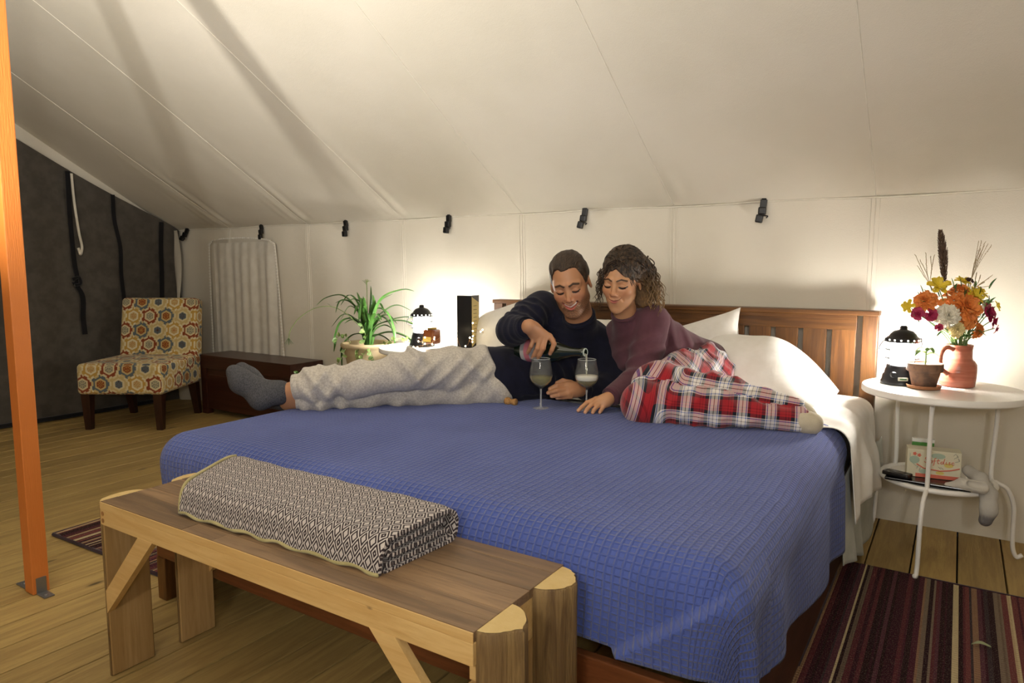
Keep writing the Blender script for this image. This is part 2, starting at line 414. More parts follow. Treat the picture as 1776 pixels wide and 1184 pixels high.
# window with zipped cloth cover
WX0, WX1, WZ0, WZ1 = -4.80, -4.03, .30, 1.255
def wcur(u, v):
    x = WX0 + .03 + (WX1 - WX0 - .06) * u; z = WZ0 + (WZ1 - WZ0 - .02) * v; g = np.sin(u * 21 + 2 * np.sin(u * 6)) * .008 + .006 * np.sin(u * 47)
    r = .06; e = np.minimum(np.minimum(u, 1 - u) * .7, (1 - v) * .9); y = YB - .018 + g * (.4 + .6 * sst(1 - v, 0, .25)) + .006 * np.exp(-(e / .03) ** 2)
    return np.stack([x, y - .008, z], 1)
(VF, uv) = grid(110, 50, wcur)
win = mk('window_1', VF, fabric('window_cover', 'dcd7cb', 'd2ccbf', rough=.95), smooth=True); tag(win, 'gathered cloth window cover closed with a white zip', kind='structure')
zp = [(WX0 - .012, WZ0), (WX0 - .005, WZ1 - .12), (WX0 + .02, WZ1 - .02), (WX0 + .1, WZ1 + .005), (WX0 + .40, WZ1 + .012), (WX1 - .14, WZ1 - .002), (WX1 - .04, WZ1 - .03), (WX1 - .005, WZ1 - .14), (WX1 + .05, WZ0)]
zq = spline([(x, YB - .034, z) for x, z in zp], 16)
mk('zip_tape', tube(zq, .007, 6, flat=.35), mat('zip_white', 'dfdacd', .7), win, smooth=True)
dst = np.r_[0, np.cumsum(np.linalg.norm(np.diff(zq, axis=0), axis=1))]; tt = np.arange(0, dst[-1], .022)
tp = np.stack([np.interp(tt, dst, zq[:, i]) for i in range(3)], 1)
teeth = merge([box(p - [.007, .008, .005], p + [.007, -.001, .005]) for p in tp]); o = mk('zip_teeth', teeth, mat('zip_teeth', 'eae6dc', .5), win); tag(o, kind='stuff')
# ================================================================ CLIPS ON THE EAVE
M_BLKPL = mat('black_plastic', '111113', .38)
CLIPG = 'black tent clips along the eave'
CL = [(-5.11, 'black plastic tent clip in the far corner beside the grey wall', 25), (-4.20, 'black plastic tent clip above the zipped window', -15), (-3.355, 'black plastic tent clip on the eave left of the leafy plant', -12), (-2.515, 'black plastic tent clip on the eave above the left lantern', 0), (-1.635, 'black plastic tent clip on the eave above the couple', 8), (-.752, 'black plastic tent clip on the eave above the white pillows', 4)]
def make_clip():
    t = thing('tent_clip', (0, 0, 0), '', 'clip', CLIPG)
    mk('upper_jaw', merge([box((-.014, -.018, -.016), (.014, .0, .022), .003), box((-.017, -.030, -.046), (.016, -.004, -.012), .006)]), M_BLKPL, t)
    mk('lower_jaw', xf(box((-.016, -.036, -.082), (.014, -.010, -.046), .006), roty(.12)), M_BLKPL, t)
    mk('tightening_hook', tube(spline([(0, -.03, -.05), (.018, -.034, -.050), (.028, -.034, -.052), (.022, -.034, -.060)], 5), .003, 6), M_BLKPL, t, smooth=True)
    mk('strap_tab', box((-.010, -.012, .018), (.010, -.006, .034), .002), M_BLACKWEB, t)
    return t
cp = make_clip()
for i, (x, lb, a) in enumerate(CL):
    o = cp if i == 0 else copy_tree(cp); o.location = (x, YB - .012, EAVE - .012); o.rotation_euler = (0, math.radians(a), math.radians(a * .6)); o['label'] = lb
# ================================================================ ORANGE POST
M_ORANGE = mat('orange_paint', lambda: (mix(noise(coords('Object'), 3., 4), lin('d9813c'), lin('cf7630')), noise(coords('Object', (90, 90, 6)), 3., 3), .0012), .45)
po = thing('tent_post', (-2.49, .985, 0), 'square wooden tent post painted orange at the left edge', 'post')
mk('post_shaft', box((-2.515, .955, 0.002), (-2.46, 1.005, roofz(.98) - .01), .003), M_ORANGE, po)
M_GALV = mat('galvanised', '8f9092', .4, metal=.8)
br = mk('angle_bracket', merge([box((-2.60, .962, .001), (-2.515, .992, .005), .001), box((-2.521, .962, .001), (-2.5155, .992, .075), .001)]), M_GALV, po)
br2 = mk('angle_bracket', merge([box((-2.46, .965, .001), (-2.405, .995, .005), .001), box((-2.4595, .965, .001), (-2.456, .995, .055), .001)]), M_GALV, po)
for b_, x_ in ((br, -2.575), (br, -2.545), (br2, -2.425)): mk('screw', mv(lathe([(.006, 0), (.005, .003), (0, .004)], 10), (x_, .978, .005)), M_GALV, b_)
# ================================================================ CHAIR
def kilim(u, v):
    """kilim print with hexagons and hooks; u, v in metres -> rgb"""
    a = .118; w = a; hh = a * .86; cols = np.zeros((len(u), 3))
    r0 = np.round(v / hh); off = np.where(np.mod(r0, 2) == 0, 0, w / 2); best = np.full(len(u), 9.); bu = np.zeros(len(u)); bv = np.zeros(len(u)); bi = np.zeros(len(u)); bj = np.zeros(len(u))
    for dj in (-1, 0, 1):
        j = r0 + dj; of = np.where(np.mod(j, 2) == 0, 0, w / 2); i = np.round((u - of) / w)
        for di in (-1, 0, 1):
            cu = (i + di) * w + of; cv = j * hh; d = np.hypot(u - cu, v - cv); m = d < best
            best = np.where(m, d, best); bu = np.where(m, u - cu, bu); bv = np.where(m, v - cv, bv); bi = np.where(m, i + di, bi); bj = np.where(m, j, bj)
    x, y = np.abs(bu) / (a / 2), np.abs(bv) / (a / 2); hexd = np.maximum(x, x * .5 + y * .87)
    key = np.mod(bi * 1 + bj * 2 + np.mod(bj, 2), 4).astype(int)
    C_ = {k: np.array(lin(v)) for k, v in dict(cream='d9cba0', sand='cbb37a', gold='c39c4e', rust='8c4527', brown='503627', blue='5f6a70', grey='8b8672', pale='e0d6b5', orange='b5642a').items()}
    A = ['sand', 'gold', 'rust', 'blue']; B = ['cream', 'pale', 'cream', 'sand']; G = ['blue', 'sand', 'grey', 'rust']
    for k in range(4):
        m = key == k; c = np.tile(C_[B[k]], (m.sum(), 1)); h = hexd[m]; xx, yy = x[m], y[m]; ang = np.arctan2(bv[m], bu[m])
        ring = (h > .60) & (h < .80); c[ring] = C_[A[k]]
        inner = h < .42; c[inner] = C_[G[k]]
        star = (np.abs(np.sin(ang * 4)) < .45) & (h < .34); c[star] = C_[['brown', 'orange', 'cream', 'gold'][k]]
        hook = (h > .80) & (np.sin(ang * 6 + np.sign(bu[m]) * 1.2) > .1); c[hook] = C_[['sand', 'gold', 'rust', 'blue'][k]]
        gap = h > .97; c[gap] = C_['cream']
        cols[m] = c
    return cols
M_KILIM = mat('kilim_cloth', lambda: (attr('Col'), noise(coords('Object'), 420., 2), .0006), .9, sheen=.15, spec=.2)
M_DKWOOD = wood('espresso_wood', '3a1f14', '2b150d', '1d0e08', axis=2, rough=.38, var=.1)
def cushion(nu, nv, size, r):
    """rounded block as six patches; returns verts, faces, local uv in metres"""
    sx, sy, sz = size; P = []; F = []; U = []; n0 = 0
    for ax, sg in ((0, 1), (0, -1), (1, 1), (1, -1), (2, 1), (2, -1)):
        a, b = [(1, 2), (0, 2), (0, 1)][ax]; na = max(8, int(size[a] * nu)); nb = max(8, int(size[b] * nu))
        s, t = np.meshgrid(np.linspace(-.5, .5, na), np.linspace(-.5, .5, nb), indexing='ij'); q = np.zeros((na * nb, 3))
        q[:, a] = s.ravel() * size[a]; q[:, b] = t.ravel() * size[b]; q[:, ax] = sg * size[ax] / 2
        core = np.clip(q, -np.array(size) / 2 + r, np.array(size) / 2 - r); d = q - core; L = np.linalg.norm(d, axis=1, keepdims=True)
        out = core + d / np.maximum(L, 1e-9) * r
        i = np.arange(na * nb).reshape(na, nb); f = np.stack([i[:-1, :-1], i[1:, :-1], i[1:, 1:], i[:-1, 1:]], -1).reshape(-1, 4)
        if (sg > 0) != (ax != 1): f = f[:, ::-1]
        P.append(out); F.append(f + n0); n0 += na * nb
        uu = {0: q[:, 1], 1: q[:, 0], 2: q[:, 0]}[ax]; vv = {0: q[:, 2], 1: q[:, 2], 2: q[:, 1] * -1}[ax]; U.append(np.stack([uu + (.3 if ax == 0 else 0), vv], 1))
    return (np.concatenate(P), np.concatenate(F).tolist()), np.concatenate(U)
ch = thing('slipper_chair', (-4.56, 2.60, 0), 'armless slipper chair in beige and rust geometric kilim fabric', 'chair')
Rc = rotz(math.radians(32)); cpos = np.array([-4.66, 2.56, 0])
VF, U = cushion(300, 0, (.56, .56, .20), .028); V = VF[0]
V[:, 2] += .012 * (1 - (V[:, 0] / .28) ** 2) * (1 - (V[:, 1] / .28) ** 2) * (V[:, 2] > .05)
mk('seat', mv(xf((V + [0, 0, .335], VF[1]), Rc), cpos), M_KILIM, ch, smooth=True, vcol=kilim(U[:, 0], U[:, 1] + .03))
VF, U = cushion(300, 0, (.55, .115, .47), .03); V = VF[0] @ rotx(math.radians(-9)).T + [0, .285, .60]
V[:, 0] *= 1 - .05 * (V[:, 2] - .6)
mk('backrest', mv(xf((V, VF[1]), Rc), cpos), M_KILIM, ch, smooth=True, vcol=kilim(U[:, 0], U[:, 1]))
for sx in (-1, 1):
    for sy in (-1, 1):
        b0 = np.array([sx * .235, sy * .235, 0]); t0 = np.array([sx * .235, sy * .235, .24]); spl = np.array([0, .05 if sy > 0 else 0, 0])
        a = .019; b = .029
        V = [b0 + spl + [dx * a, dy * a, 0] for dx, dy in ((-1, -1), (1, -1), (1, 1), (-1, 1))] + [t0 + [dx * b, dy * b, 0] for dx, dy in ((-1, -1), (1, -1), (1, 1), (-1, 1))]
        F = [(3, 2, 1, 0), (4, 5, 6, 7)] + [(i, (i + 1) % 4, 4 + (i + 1) % 4, 4 + i) for i in range(4)]
        mk('leg', mv(xf((np.array(V), F), Rc), cpos), M_DKWOOD, ch)
# ================================================================ TRUNK
M_TRUNK = wood('trunk_wood', '47261b', '371b12', '27120b', axis=0, rough=.32, var=.05)
tr = thing('storage_trunk', (-4.05, 3.05, 0), 'low dark brown wooden trunk with flat lid behind the bare legs of the chair', 'trunk')
tr['label'] = 'low dark brown wooden trunk with flat lid, between patterned chair and bed'
mk('body', box((-4.575, 2.955, .04), (-3.62, 3.205, .335), .004), M_TRUNK, tr)
mk('lid', box((-4.60, 2.935, .335), (-3.60, 3.215, .43), .005), M_TRUNK, tr)
for x in (-4.585, -3.675):
    for y in (2.945, 3.155): mk('corner_post', box((x, y, 0), (x + .06, y + .05, .335), .003), M_TRUNK, tr)
mk('front_panel', box((-4.50, 2.950, .09), (-3.70, 2.957, .29), .003), M_TRUNK, tr)
# ================================================================ ROUND WHITE TABLES
M_WHITE = mat('white_enamel', lambda: (lin('efece6'), noise(coords('Object'), 60., 2), .0002), .32)
def make_table():
    t = thing('side_table', (0, 0, 0), '', 'side table', 'white round metal side tables'); zt = .625; r = .262
    mk('table_top', lathe([(r - .004, zt - .024), (r, zt - .020), (r, zt - .004), (r - .003, zt), (0, zt)], 72), M_WHITE, t, smooth=True, auto=40)
    for a in (-98, 22, 142):
        a = math.radians(a); d = np.array([math.cos(a), math.sin(a), 0])
        pts = [d * .10 + [0, 0, zt - .026], d * .165 + [0, 0, zt - .036], d * .183 + [0, 0, zt - .08], d * .180 + [0, 0, .43], d * .178 + [0, 0, .305], d * .20 + [0, 0, .285], d * .235 + [0, 0, .262], d * .258 + [0, 0, .20], d * .262 + [0, 0, .10], d * .266 + [0, 0, .045], d * .280 + [0, 0, .014], d * .298 + [0, 0, .0225]]
        lg = mk('leg', tube(spline(pts, 6), .0075, 10), M_WHITE, t, smooth=True)
    k = np.linspace(0, 2 * PI, 61); ring = np.stack([.178 * np.cos(k), .178 * np.sin(k), np.full(61, .290)], 1)
    mk('shelf_rim', tube(ring, .010, 8, caps=False), M_WHITE, t, smooth=True)
    mk('shelf', lathe([(.176, .286), (.176, .292), (0, .292)], 60), M_WHITE, t, smooth=True, auto=40)
    return t
tb = make_table(); tb.location = (-.03, 2.91, 0); tb['label'] = 'white round metal side table with lower shelf, under the flower jug'
tb2 = copy_tree(tb); tb2.location = (-2.42, 2.90, 0); tb2.rotation_euler.z = .7; tb2['label'] = 'white round metal side table mostly hidden behind the reclining man'
# ================================================================ RUGS
def rug(name, x0, x1, y0, y1, label, seed, ang=0., grp='striped woven rugs'):
    g = np.random.default_rng(seed); pal = ['3a1622', '4a1f2c', '55303a', '2c161c', '6b5a4c', '8a6a52', '5a2a30', 'b7a07c', '3b2f33', '6d3a3a', '7a6a5a', '9a7a5c', '2a1218', 'c2b08a']
    pr = np.array([4, 4, 3, 3, 2, 1.5, 3, 2.8, 2, 2, 2.0, 1.8, 3, 2.2]); pr /= pr.sum(); xs = [x0]; cl = []
    while xs[-1] < x1 - .004: xs.append(min(x1, xs[-1] + g.choice([.005, .006, .008, .011, .015]))); cl.append(lin(pal[g.choice(len(pal), p=pr)]))
    xs = np.array(xs); n = len(xs); ys = np.linspace(y0, y1, 40); V = []; F = []; col = []
    h = .011 + .0015 * g.random(n)
    for j, y in enumerate(ys):
        for i in range(n): V.append((xs[i], y, h[i] + .002 * math.sin(y * 5 + i * .1)))
    for j in range(39):
        for i in range(n - 1): F.append((j * n + i, j * n + i + 1, (j + 1) * n + i + 1, (j + 1) * n + i)); col.append(cl[i])
    V = np.array(V); base = len(V)
    per = [(x0, y0), (x1, y0), (x1, y1), (x0, y1)]
    R = rotz(ang); cc = np.array([x0, y0, 0]); V = (V - cc) @ R.T + cc
    def fn():
        p = coords('Object'); x, y, z = sep(p); wv = (y * 520.).sin() * .5 + (x * 900.).sin() * .3 + noise(p, 300., 2)
        c = attr('Col'); nn = noise(coords('Object', (300, 170, 1)), 1.2, 2); return mix(smooth01(nn, .5, .75) * .22, c, lin('c8b898')), wv, .002
    o = mk(name, (V, F), mat('rug_weave', fn, .95, spec=.15), smooth=True, col=col, org=tuple(cc)); tag(o, label, 'rug', grp)
    edge = np.array([(x0, y0, .006), (x1, y0, .006), (x1, y1, .006), (x0, y1, .006), (x0, y0, .006)]); edge = (edge - cc) @ R.T + cc
    e2 = np.concatenate([np.linspace(edge[i], edge[i + 1], 30, endpoint=False) for i in range(4)] + [edge[4:]])
    mk('binding', tube(e2, .007, 6, caps=False), fabric('rug_binding', '2a1420', '38202b'), o, smooth=True)
    return o
rug('woven_rug', -.30, .62, .2, 2.65, 'striped maroon and cream rug on the right, beside the white table leg', 5)
rug('woven_rug', -2.96, -2.14, 1.235, 2.6, 'striped maroon rug on the left, partly behind the bench leg', 9, .03)
lf = spline([(0, 0, .019), (.02, .006, .026), (.045, .004, .022)], 5); V = []; F = []
for i, p in enumerate(lf):
    w = .009 * math.sin(PI * (i + .2) / (len(lf) + .2)); V += [p + [0, -w, .003], p, p + [0, w, .003]]
for i in range(len(lf) - 1): F += [(3 * i, 3 * i + 1, 3 * i + 4, 3 * i + 3), (3 * i + 1, 3 * i + 2, 3 * i + 5, 3 * i + 4)]
o = mk('fallen_leaf', xf((np.array(V) + [.085, 2.22, -.002], F), np.eye(3)), mat('dry_leaf', '8f9670', .6)); tag(o, 'small pale green leaf fallen on the striped rug', 'leaf')
# ================================================================ BENCH
M_LPINE = wood('pale_pine', 'd8b77c', 'caa468', 'b58a4e', axis=0, rough=.5, var=.06, knots=.4)
M_LPINEZ = wood('leg_pine', 'b99866', 'a3814f', '85643a', axis=2, rough=.55, var=.1, knots=.4)
M_WALNUT = wood('walnut_boards', '947757', '725a42', '4f3b29', axis=0, rough=.45, var=.5)
M_BARK = wood('peeled_log', '8f7448', '5d4527', '3a2a18', axis=2, rough=.7, var=.08, scale=1.2, bump=.003)
M_ENDGR = mat('end_grain', lambda: (mix(noise(coords('Object'), 30., 4), lin('d9c088'), lin('c4a566')), noise(coords('Object'), 80., 3), .001), .7)
bn = thing('bench', (-1.21, 1.03, 0), 'rustic wooden bench with half-log legs at the foot of the bed', 'bench')
BX0, BX1, BY0, BY1, BZ = -1.797, -.63, .862, 1.167, .47
nb = 7; wv = (BY1 - BY0) / nb
for i in range(nb):
    cuts = [BX0] + sorted(random.uniform(BX0 + .25, BX1 - .25) for _ in range(1 if i % 2 else 2)) + [BX1]
    for a, b in zip(cuts[:-1], cuts[1:]):
        if b - a > .05: mk('top_board', box((a + .0004, BY0 + i * wv + .0004, BZ - .018), (b - .0004, BY0 + (i + 1) * wv - .0004, BZ + random.uniform(-.0006, .0004)), .0012), M_WALNUT, bn)
ap = mk('front_apron', box((BX0, BY0 - .003, BZ - .060), (BX1, BY0 + .017, BZ - .019), .002), M_LPINE, bn)
mk('edge_strip', box((BX0, BY0 - .003, BZ - .019), (BX1, BY0 - .0005, BZ - .001), .001), M_LPINE, bn)
for z in (-.030, -.048): mk('dowel', xf(lathe([(.006, 0), (.006, .001), (0, .0012)], 12), np.c_[rotx(PI / 2), [BX0 + .013, BY0 - .003, BZ + z]]), wood('dowel_wood', 'a87c48', '94693a', '7c5530', axis=1), ap)
mk('rear_apron', box((BX0, BY1 - .017, BZ - .075), (BX1, BY1 + .003, BZ - .019), .002), M_LPINE, bn)
mk('end_rail', box((BX1 - .025, BY0 + .02, BZ - .10), (BX1 - .003, BY1 - .02, BZ - .019), .002), M_LPINE, bn)
mk('end_rail', box((BX0 + .008, BY0 + .02, BZ - .055), (BX0 + .025, BY1 - .02, BZ - .019), .002), M_LPINE, bn)
def half_log(x, yc, sg, hw, dep, zt, seed):
    g = np.random.default_rng(seed); n = 20; prof = []
    for k in range(n + 1):
        t = PI * k / n; rr = 1 + .05 * math.sin(3 * t + seed) + .03 * g.normal(); prof.append((x + sg * dep * math.sin(t) * rr, yc - hw * math.cos(t) * (1 if 0 < k < n else 1)))
    prof = np.array(prof); zs = [0.001, .1, .2, .3, zt - .03, zt - .004, zt]; V = []; F = []
    for i, z in enumerate(zs):
        s = 1 + .015 * math.sin(z * 17 + seed); q = prof.copy(); q[:, 0] = x + (q[:, 0] - x) * s * (1 if z < zt else .94); q[:, 1] = yc + (q[:, 1] - yc) * (1 if z < zt else .96); V += [(a, b, z) for a, b in q]
    m = n + 1
    for i in range(len(zs) - 1):
        for k in range(m): F.append((i * m + k, i * m + (k + 1) % m, (i + 1) * m + (k + 1) % m, (i + 1) * m + k) if sg < 0 else (i * m + k, (i + 1) * m + k, (i + 1) * m + (k + 1) % m, i * m + (k + 1) % m))
    top = [(len(zs) - 1) * m + k for k in range(m)]
    return (np.array(V), F), np.array(V)[top]
for (x, yc, sg, hw, dp, sd) in ((BX0 + .002, .918, -1, .058, .035, 1), (BX0 + .002, 1.105, -1, .055, .035, 2), (BX1 - .001, .924, 1, .056, .058, 3), (BX1 - .001, 1.106, 1, .057, .056, 4)):
    VF, top = half_log(x, yc, sg, hw, dp, BZ - .002, sd); lg = mk('leg', VF, M_BARK, bn, smooth=True, auto=50)
    mk('sawn_top', (np.concatenate([top + [0, 0, .0006], top + [0, 0, -.002]]), [tuple(range(len(top)))[::sg]]), M_ENDGR, lg)
    if sg < 0: mk('flat_face', box((x - .002, yc - hw + .003, .002), (x + .005, yc + hw - .003, BZ - .055), .002), M_LPINEZ, lg)
    else: mk('flat_face', box((x - .02, yc - hw + .004, .002), (x, yc + hw - .004, BZ - .10), .002), M_LPINEZ, lg)
def brace(x0, z0, x1, z1, y, w=.052, t=.018):
    d = nrm([x1 - x0, 0, z1 - z0]); nn = np.array([-d[2], 0, d[0]]) * w / 2
    a = np.array([x0, y, z0]); b = np.array([x1, y, z1]); k = abs(w / 2 * d[0] / d[2]) if abs(d[2]) > .1 else 0
    P = [a + nn, b + nn, b - nn, a - nn]
    ztop = max(z0, z1); 
    return extrude(P, (0, t, 0))
def bracecut(xl, zl, xu, zu, y, w, t, zc, xc, sg):
    """brace with its upper end cut level at zc and its lower end cut plumb at xc"""
    return extrude([(xc, y, zl), (xc, y, zl + .06), (xu - sg * .0, y, zc), (xu + sg * .062, y, zc)][::1], (0, t, 0))
mk('brace', bracecut(0, .175, -1.625, 0, BY0 - .004, .05, .018, BZ - .058, BX0 + .006, 1), M_LPINE, bn)
mk('brace', bracecut(0, .175, -.80, 0, BY0 - .004, .05, .018, BZ - .058, BX1 - .006, -1), M_LPINE, bn)
mk('brace', bracecut(0, .175, -1.625, 0, BY1 - .02, .05, .018, BZ - .07, BX0 + .006, 1), M_LPINE, bn)
mk('brace', bracecut(0, .175, -.80, 0, BY1 - .02, .05, .018, BZ - .07, BX1 - .006, -1), M_LPINE, bn)
# ---- folded blanket on the bench
def diamond_fn():
    t = X.nt.nodes.new('ShaderNodeUVMap'); u, v, _ = sep(X(t.outputs[0])); n = noise(coords('Object'), 25., 2)
    a = (u * 38. + n * .15).fract() - .5; b = (v * 26. + n * .12).fract() - .5; d = a.abs() + b.abs()
    st = (d * 3.6 + .1).fract(); f = smooth01(st, .38, .52) * (1. - smooth01(st, .88, .98)); wv = noise(coords('Object'), 700., 1)
    dot = 1. - smooth01(d, .08, .13); f = f.max(dot)
    c = mix((f * 1.15 - wv * .3).max(0.), lin('2f2225'), lin('cdc3bd')); return c, f + wv * .8, .0018
M_DIAM = mat('diamond_weave', diamond_fn, .95, sheen=.2, spec=.2)
fb = thing('folded_blanket', (-1.25, 1.04, BZ), 'folded brown and white diamond weave blanket lying on the bench', 'blanket')
A = dict(fl=(-1.535, .915), fr=(-.90, .928), br=(-.885, 1.152), bl=(-1.645, 1.158))
def bl_map(s, d, z):
    """s along the length 0..1, d across 0 front..1 back"""
    f = np.array(A['fl']) * (1 - s)[:, None] + np.array(A['fr']) * s[:, None]; b = np.array(A['bl']) * (1 - s)[:, None] + np.array(A['br']) * s[:, None]
    p = f * (1 - d)[:, None] + b * d[:, None]; return np.c_[p, z]
def sheet_profile(pts, n=60):
    q = spline([(p[0], p[1], 0) for p in pts], 10)[:, :2]; L = np.r_[0, np.cumsum(np.hypot(*(np.diff(q, axis=0) * [.25, 1]).T))]; tt = np.linspace(0, L[-1], n); return np.stack([np.interp(tt, L, q[:, i]) for i in (0, 1)], 1), tt
def layer(name, pts, s0, s1, th=.008, par=None, seed=0, nl=70):
    prof, tt = sheet_profile(pts); tg = np.gradient(prof, axis=0); tg[:, 0] *= .24; tg /= np.linalg.norm(tg, axis=1)[:, None] + 1e-9; nn = np.stack([-tg[:, 1] / .24, tg[:, 0]], 1)
    V = []; UV = []; m = len(prof)
    for i, s in enumerate(np.linspace(s0, s1, nl)):
        wob = .004 * math.sin(s * 17 + seed) + .003 * math.sin(s * 41 + seed * 2)
        e = min(s - s0, s1 - s) * .7; edge = -.004 * math.exp(-(e / .02) ** 2)
        for sd in (1, -1):
            q = prof + nn * th / 2 * sd; zz = BZ + np.maximum(q[:, 1] * (1 + wob * 4) + edge, .001)
            V.append(bl_map(np.full(m, s + .012 * math.sin(seed) * (1 if s > .5 else -1)), np.clip(q[:, 0] + wob * .3, -.03, 1.03), zz)); UV.append(np.stack([np.full(m, s * .70 + (0)), tt], 1))
    V = np.concatenate(V); UV = np.concatenate(UV); F = []
    id_ = lambda i, sd, k: (i * 2 + sd) * m + k
    for i in range(nl - 1):
        for k in range(m - 1):
            F.append((id_(i, 0, k), id_(i + 1, 0, k), id_(i + 1, 0, k + 1), id_(i, 0, k + 1))); F.append((id_(i, 1, k), id_(i, 1, k + 1), id_(i + 1, 1, k + 1), id_(i + 1, 1, k)))
        F.append((id_(i, 0, 0), id_(i, 1, 0), id_(i + 1, 1, 0), id_(i + 1, 0, 0))); F.append((id_(i, 0, m - 1), id_(i + 1, 0, m - 1), id_(i + 1, 1, m - 1), id_(i, 1, m - 1)))
    for k in range(m - 1):
        F.append((id_(0, 0, k), id_(0, 0, k + 1), id_(0, 1, k + 1), id_(0, 1, k))); F.append((id_(nl - 1, 0, k), id_(nl - 1, 1, k), id_(nl - 1, 1, k + 1), id_(nl - 1, 0, k + 1)))
    return mk(name, (V, F), M_DIAM, fb, smooth=True, vuv=UV, auto=60)
layer('outer_fold', [(0.0, .006), (.015, .030), (.06, .056), (.16, .070), (.5, .076), (.8, .078), (.95, .072), (1.0, .056), (1.0, .034), (.95, .012), (.7, .006), (.3, .005), (.06, .005)], .0, 1.0)
layer('inner_fold', [(.10, .016), (.5, .018), (.86, .019), (.90, .027), (.84, .035), (.5, .034), (.16, .034), (.12, .041), (.18, .049), (.5, .055), (.85, .060)], .015, .985, seed=2)
hemm = fabric('hem_yellow', 'b3a878', '9c9262')
q = bl_map(np.linspace(0, 1, 60), np.full(60, -.012) + .008 * np.sin(np.linspace(0, 50, 60)), BZ + .006 + .003 * np.sin(np.linspace(0, 37, 60)))
mk('hem', tube(q, .0042, 6), hemm, fb, smooth=True)
pr_, _ = sheet_profile([(0.0, .008), (.015, .032), (.06, .058), (.16, .072), (.5, .078), (.8, .080), (.95, .074)], 40)
mk('hem', tube(bl_map(np.full(40, -.003), pr_[:, 0], BZ + pr_[:, 1]), .0045, 6), hemm, fb, smooth=True)
# ================================================================ BED FRAME
M_ACACIA = wood('acacia', '6f4820', '4f3014', '33200e', axis=2, rough=.42, var=.42)
M_ACACIAX = wood('acacia_rail', '6f4820', '523215', '35200e', axis=0, rough=.4, var=.2)
M_ACACIAY = wood('acacia_side', '4d2c19', '3b2012', '28150b', axis=1, rough=.4, var=.1)
bd = thing('bed_frame', (-1.2, 2.1, 0), 'reddish brown wooden bed frame with tall slatted headboard', 'bed')
HX0, HX1 = -2.128, -.266
hb = mk('headboard_cap', box((HX0 - .004, 3.105, .862), (HX1 + .004, 3.185, .882), .004), M_ACACIAX, bd)
mk('top_rail', box((HX0 + .075, 3.13, .800), (HX1 - .078, 3.16, .862), .002), M_ACACIAX, bd)
mk('rail_moulding', box((HX0 + .075, 3.122, .846), (HX1 - .078, 3.13, .862), .002), M_ACACIAX, bd)
mk('lower_rail', box((HX0 + .07, 3.13, .36), (HX1 - .07, 3.16, .43), .002), M_ACACIAX, bd)
for a, b in ((HX0, HX0 + .056), (HX1 - .056, HX1)): mk('post', box((a, 3.115, 0), (b, 3.175, .862), .003), M_ACACIA, bd)
for k in range(16):
    x1 = -.346 - k * .1125
    if x1 - .0905 > HX0 + .06: mk('slat', box((x1 - .0905, 3.135, .42), (x1, 3.153, .802), .002), M_ACACIA, bd)
mk('foot_rail', box((-2.11, 1.172, .140), (-.325, 1.195, .290), .003), wood('acacia_foot', '7a4626', '613619', '43240f', axis=0, rough=.38, var=.1), bd)
mk('foot_cleat', box((-2.05, 1.197, .140), (-.36, 1.222, .168), .002), M_ACACIAX, bd)
for x in (-2.11, -.328): mk('side_rail', box((x, 1.197, .012), (x + .028, 3.115, .275), .003), M_ACACIAY, bd)
for x in (-2.11, -.345):
    for y in (1.170,): mk('leg', box((x, y, 0), (x + .046, y + .045, .139), .003), M_ACACIA, bd)
for x in (-2.05, -.40): mk('leg', box((x, 3.05, 0), (x + .045, 3.10, .19), .003), M_ACACIA, bd)
for k in range(11): mk('base_slat', box((-2.08, 1.30 + k * .165, .268), (-.33, 1.38 + k * .165, .284), .002), M_LPINE, bd)
# ================================================================ BEDDING
M_SHEET = fabric('white_cotton', 'f1eee8', 'e9e5dd', weave=1200., rough=.85, fold=9., amt=.0010)
VF, U = cushion(28, 0, (1.80, 1.905, .205), .06)
ma = mk('mattress', mv(VF, (-1.205, 2.155, .3885)), M_SHEET, smooth=True); tag(ma, 'thick mattress in white cotton on the wooden bed frame', 'mattress')
BTOP = .528
def drape(a, b, x0, x1, y0, r, top, flare=.05, pw=4):
    ox = np.maximum(a - (x1 - r), 0) - np.maximum((x0 + r) - a, 0); of = np.maximum((y0 + r) - b, 0)
    rho = (np.abs(ox) ** pw + of ** pw) ** (1 / pw); hyp = np.hypot(ox, of) + 1e-9; dx, dy = ox / hyp, -of / hyp
    th = np.clip(rho / r, 0, PI / 2); ext = np.maximum(rho - PI * r / 2, 0)
    out = r * np.sin(th) + flare * ext; dn = r * (1 - np.cos(th)) + ext
    return np.stack([np.clip(a, x0 + r, x1 - r) + dx * out, np.maximum(b, y0 + r) + dy * out, top - dn], 1), ext, dx, dy
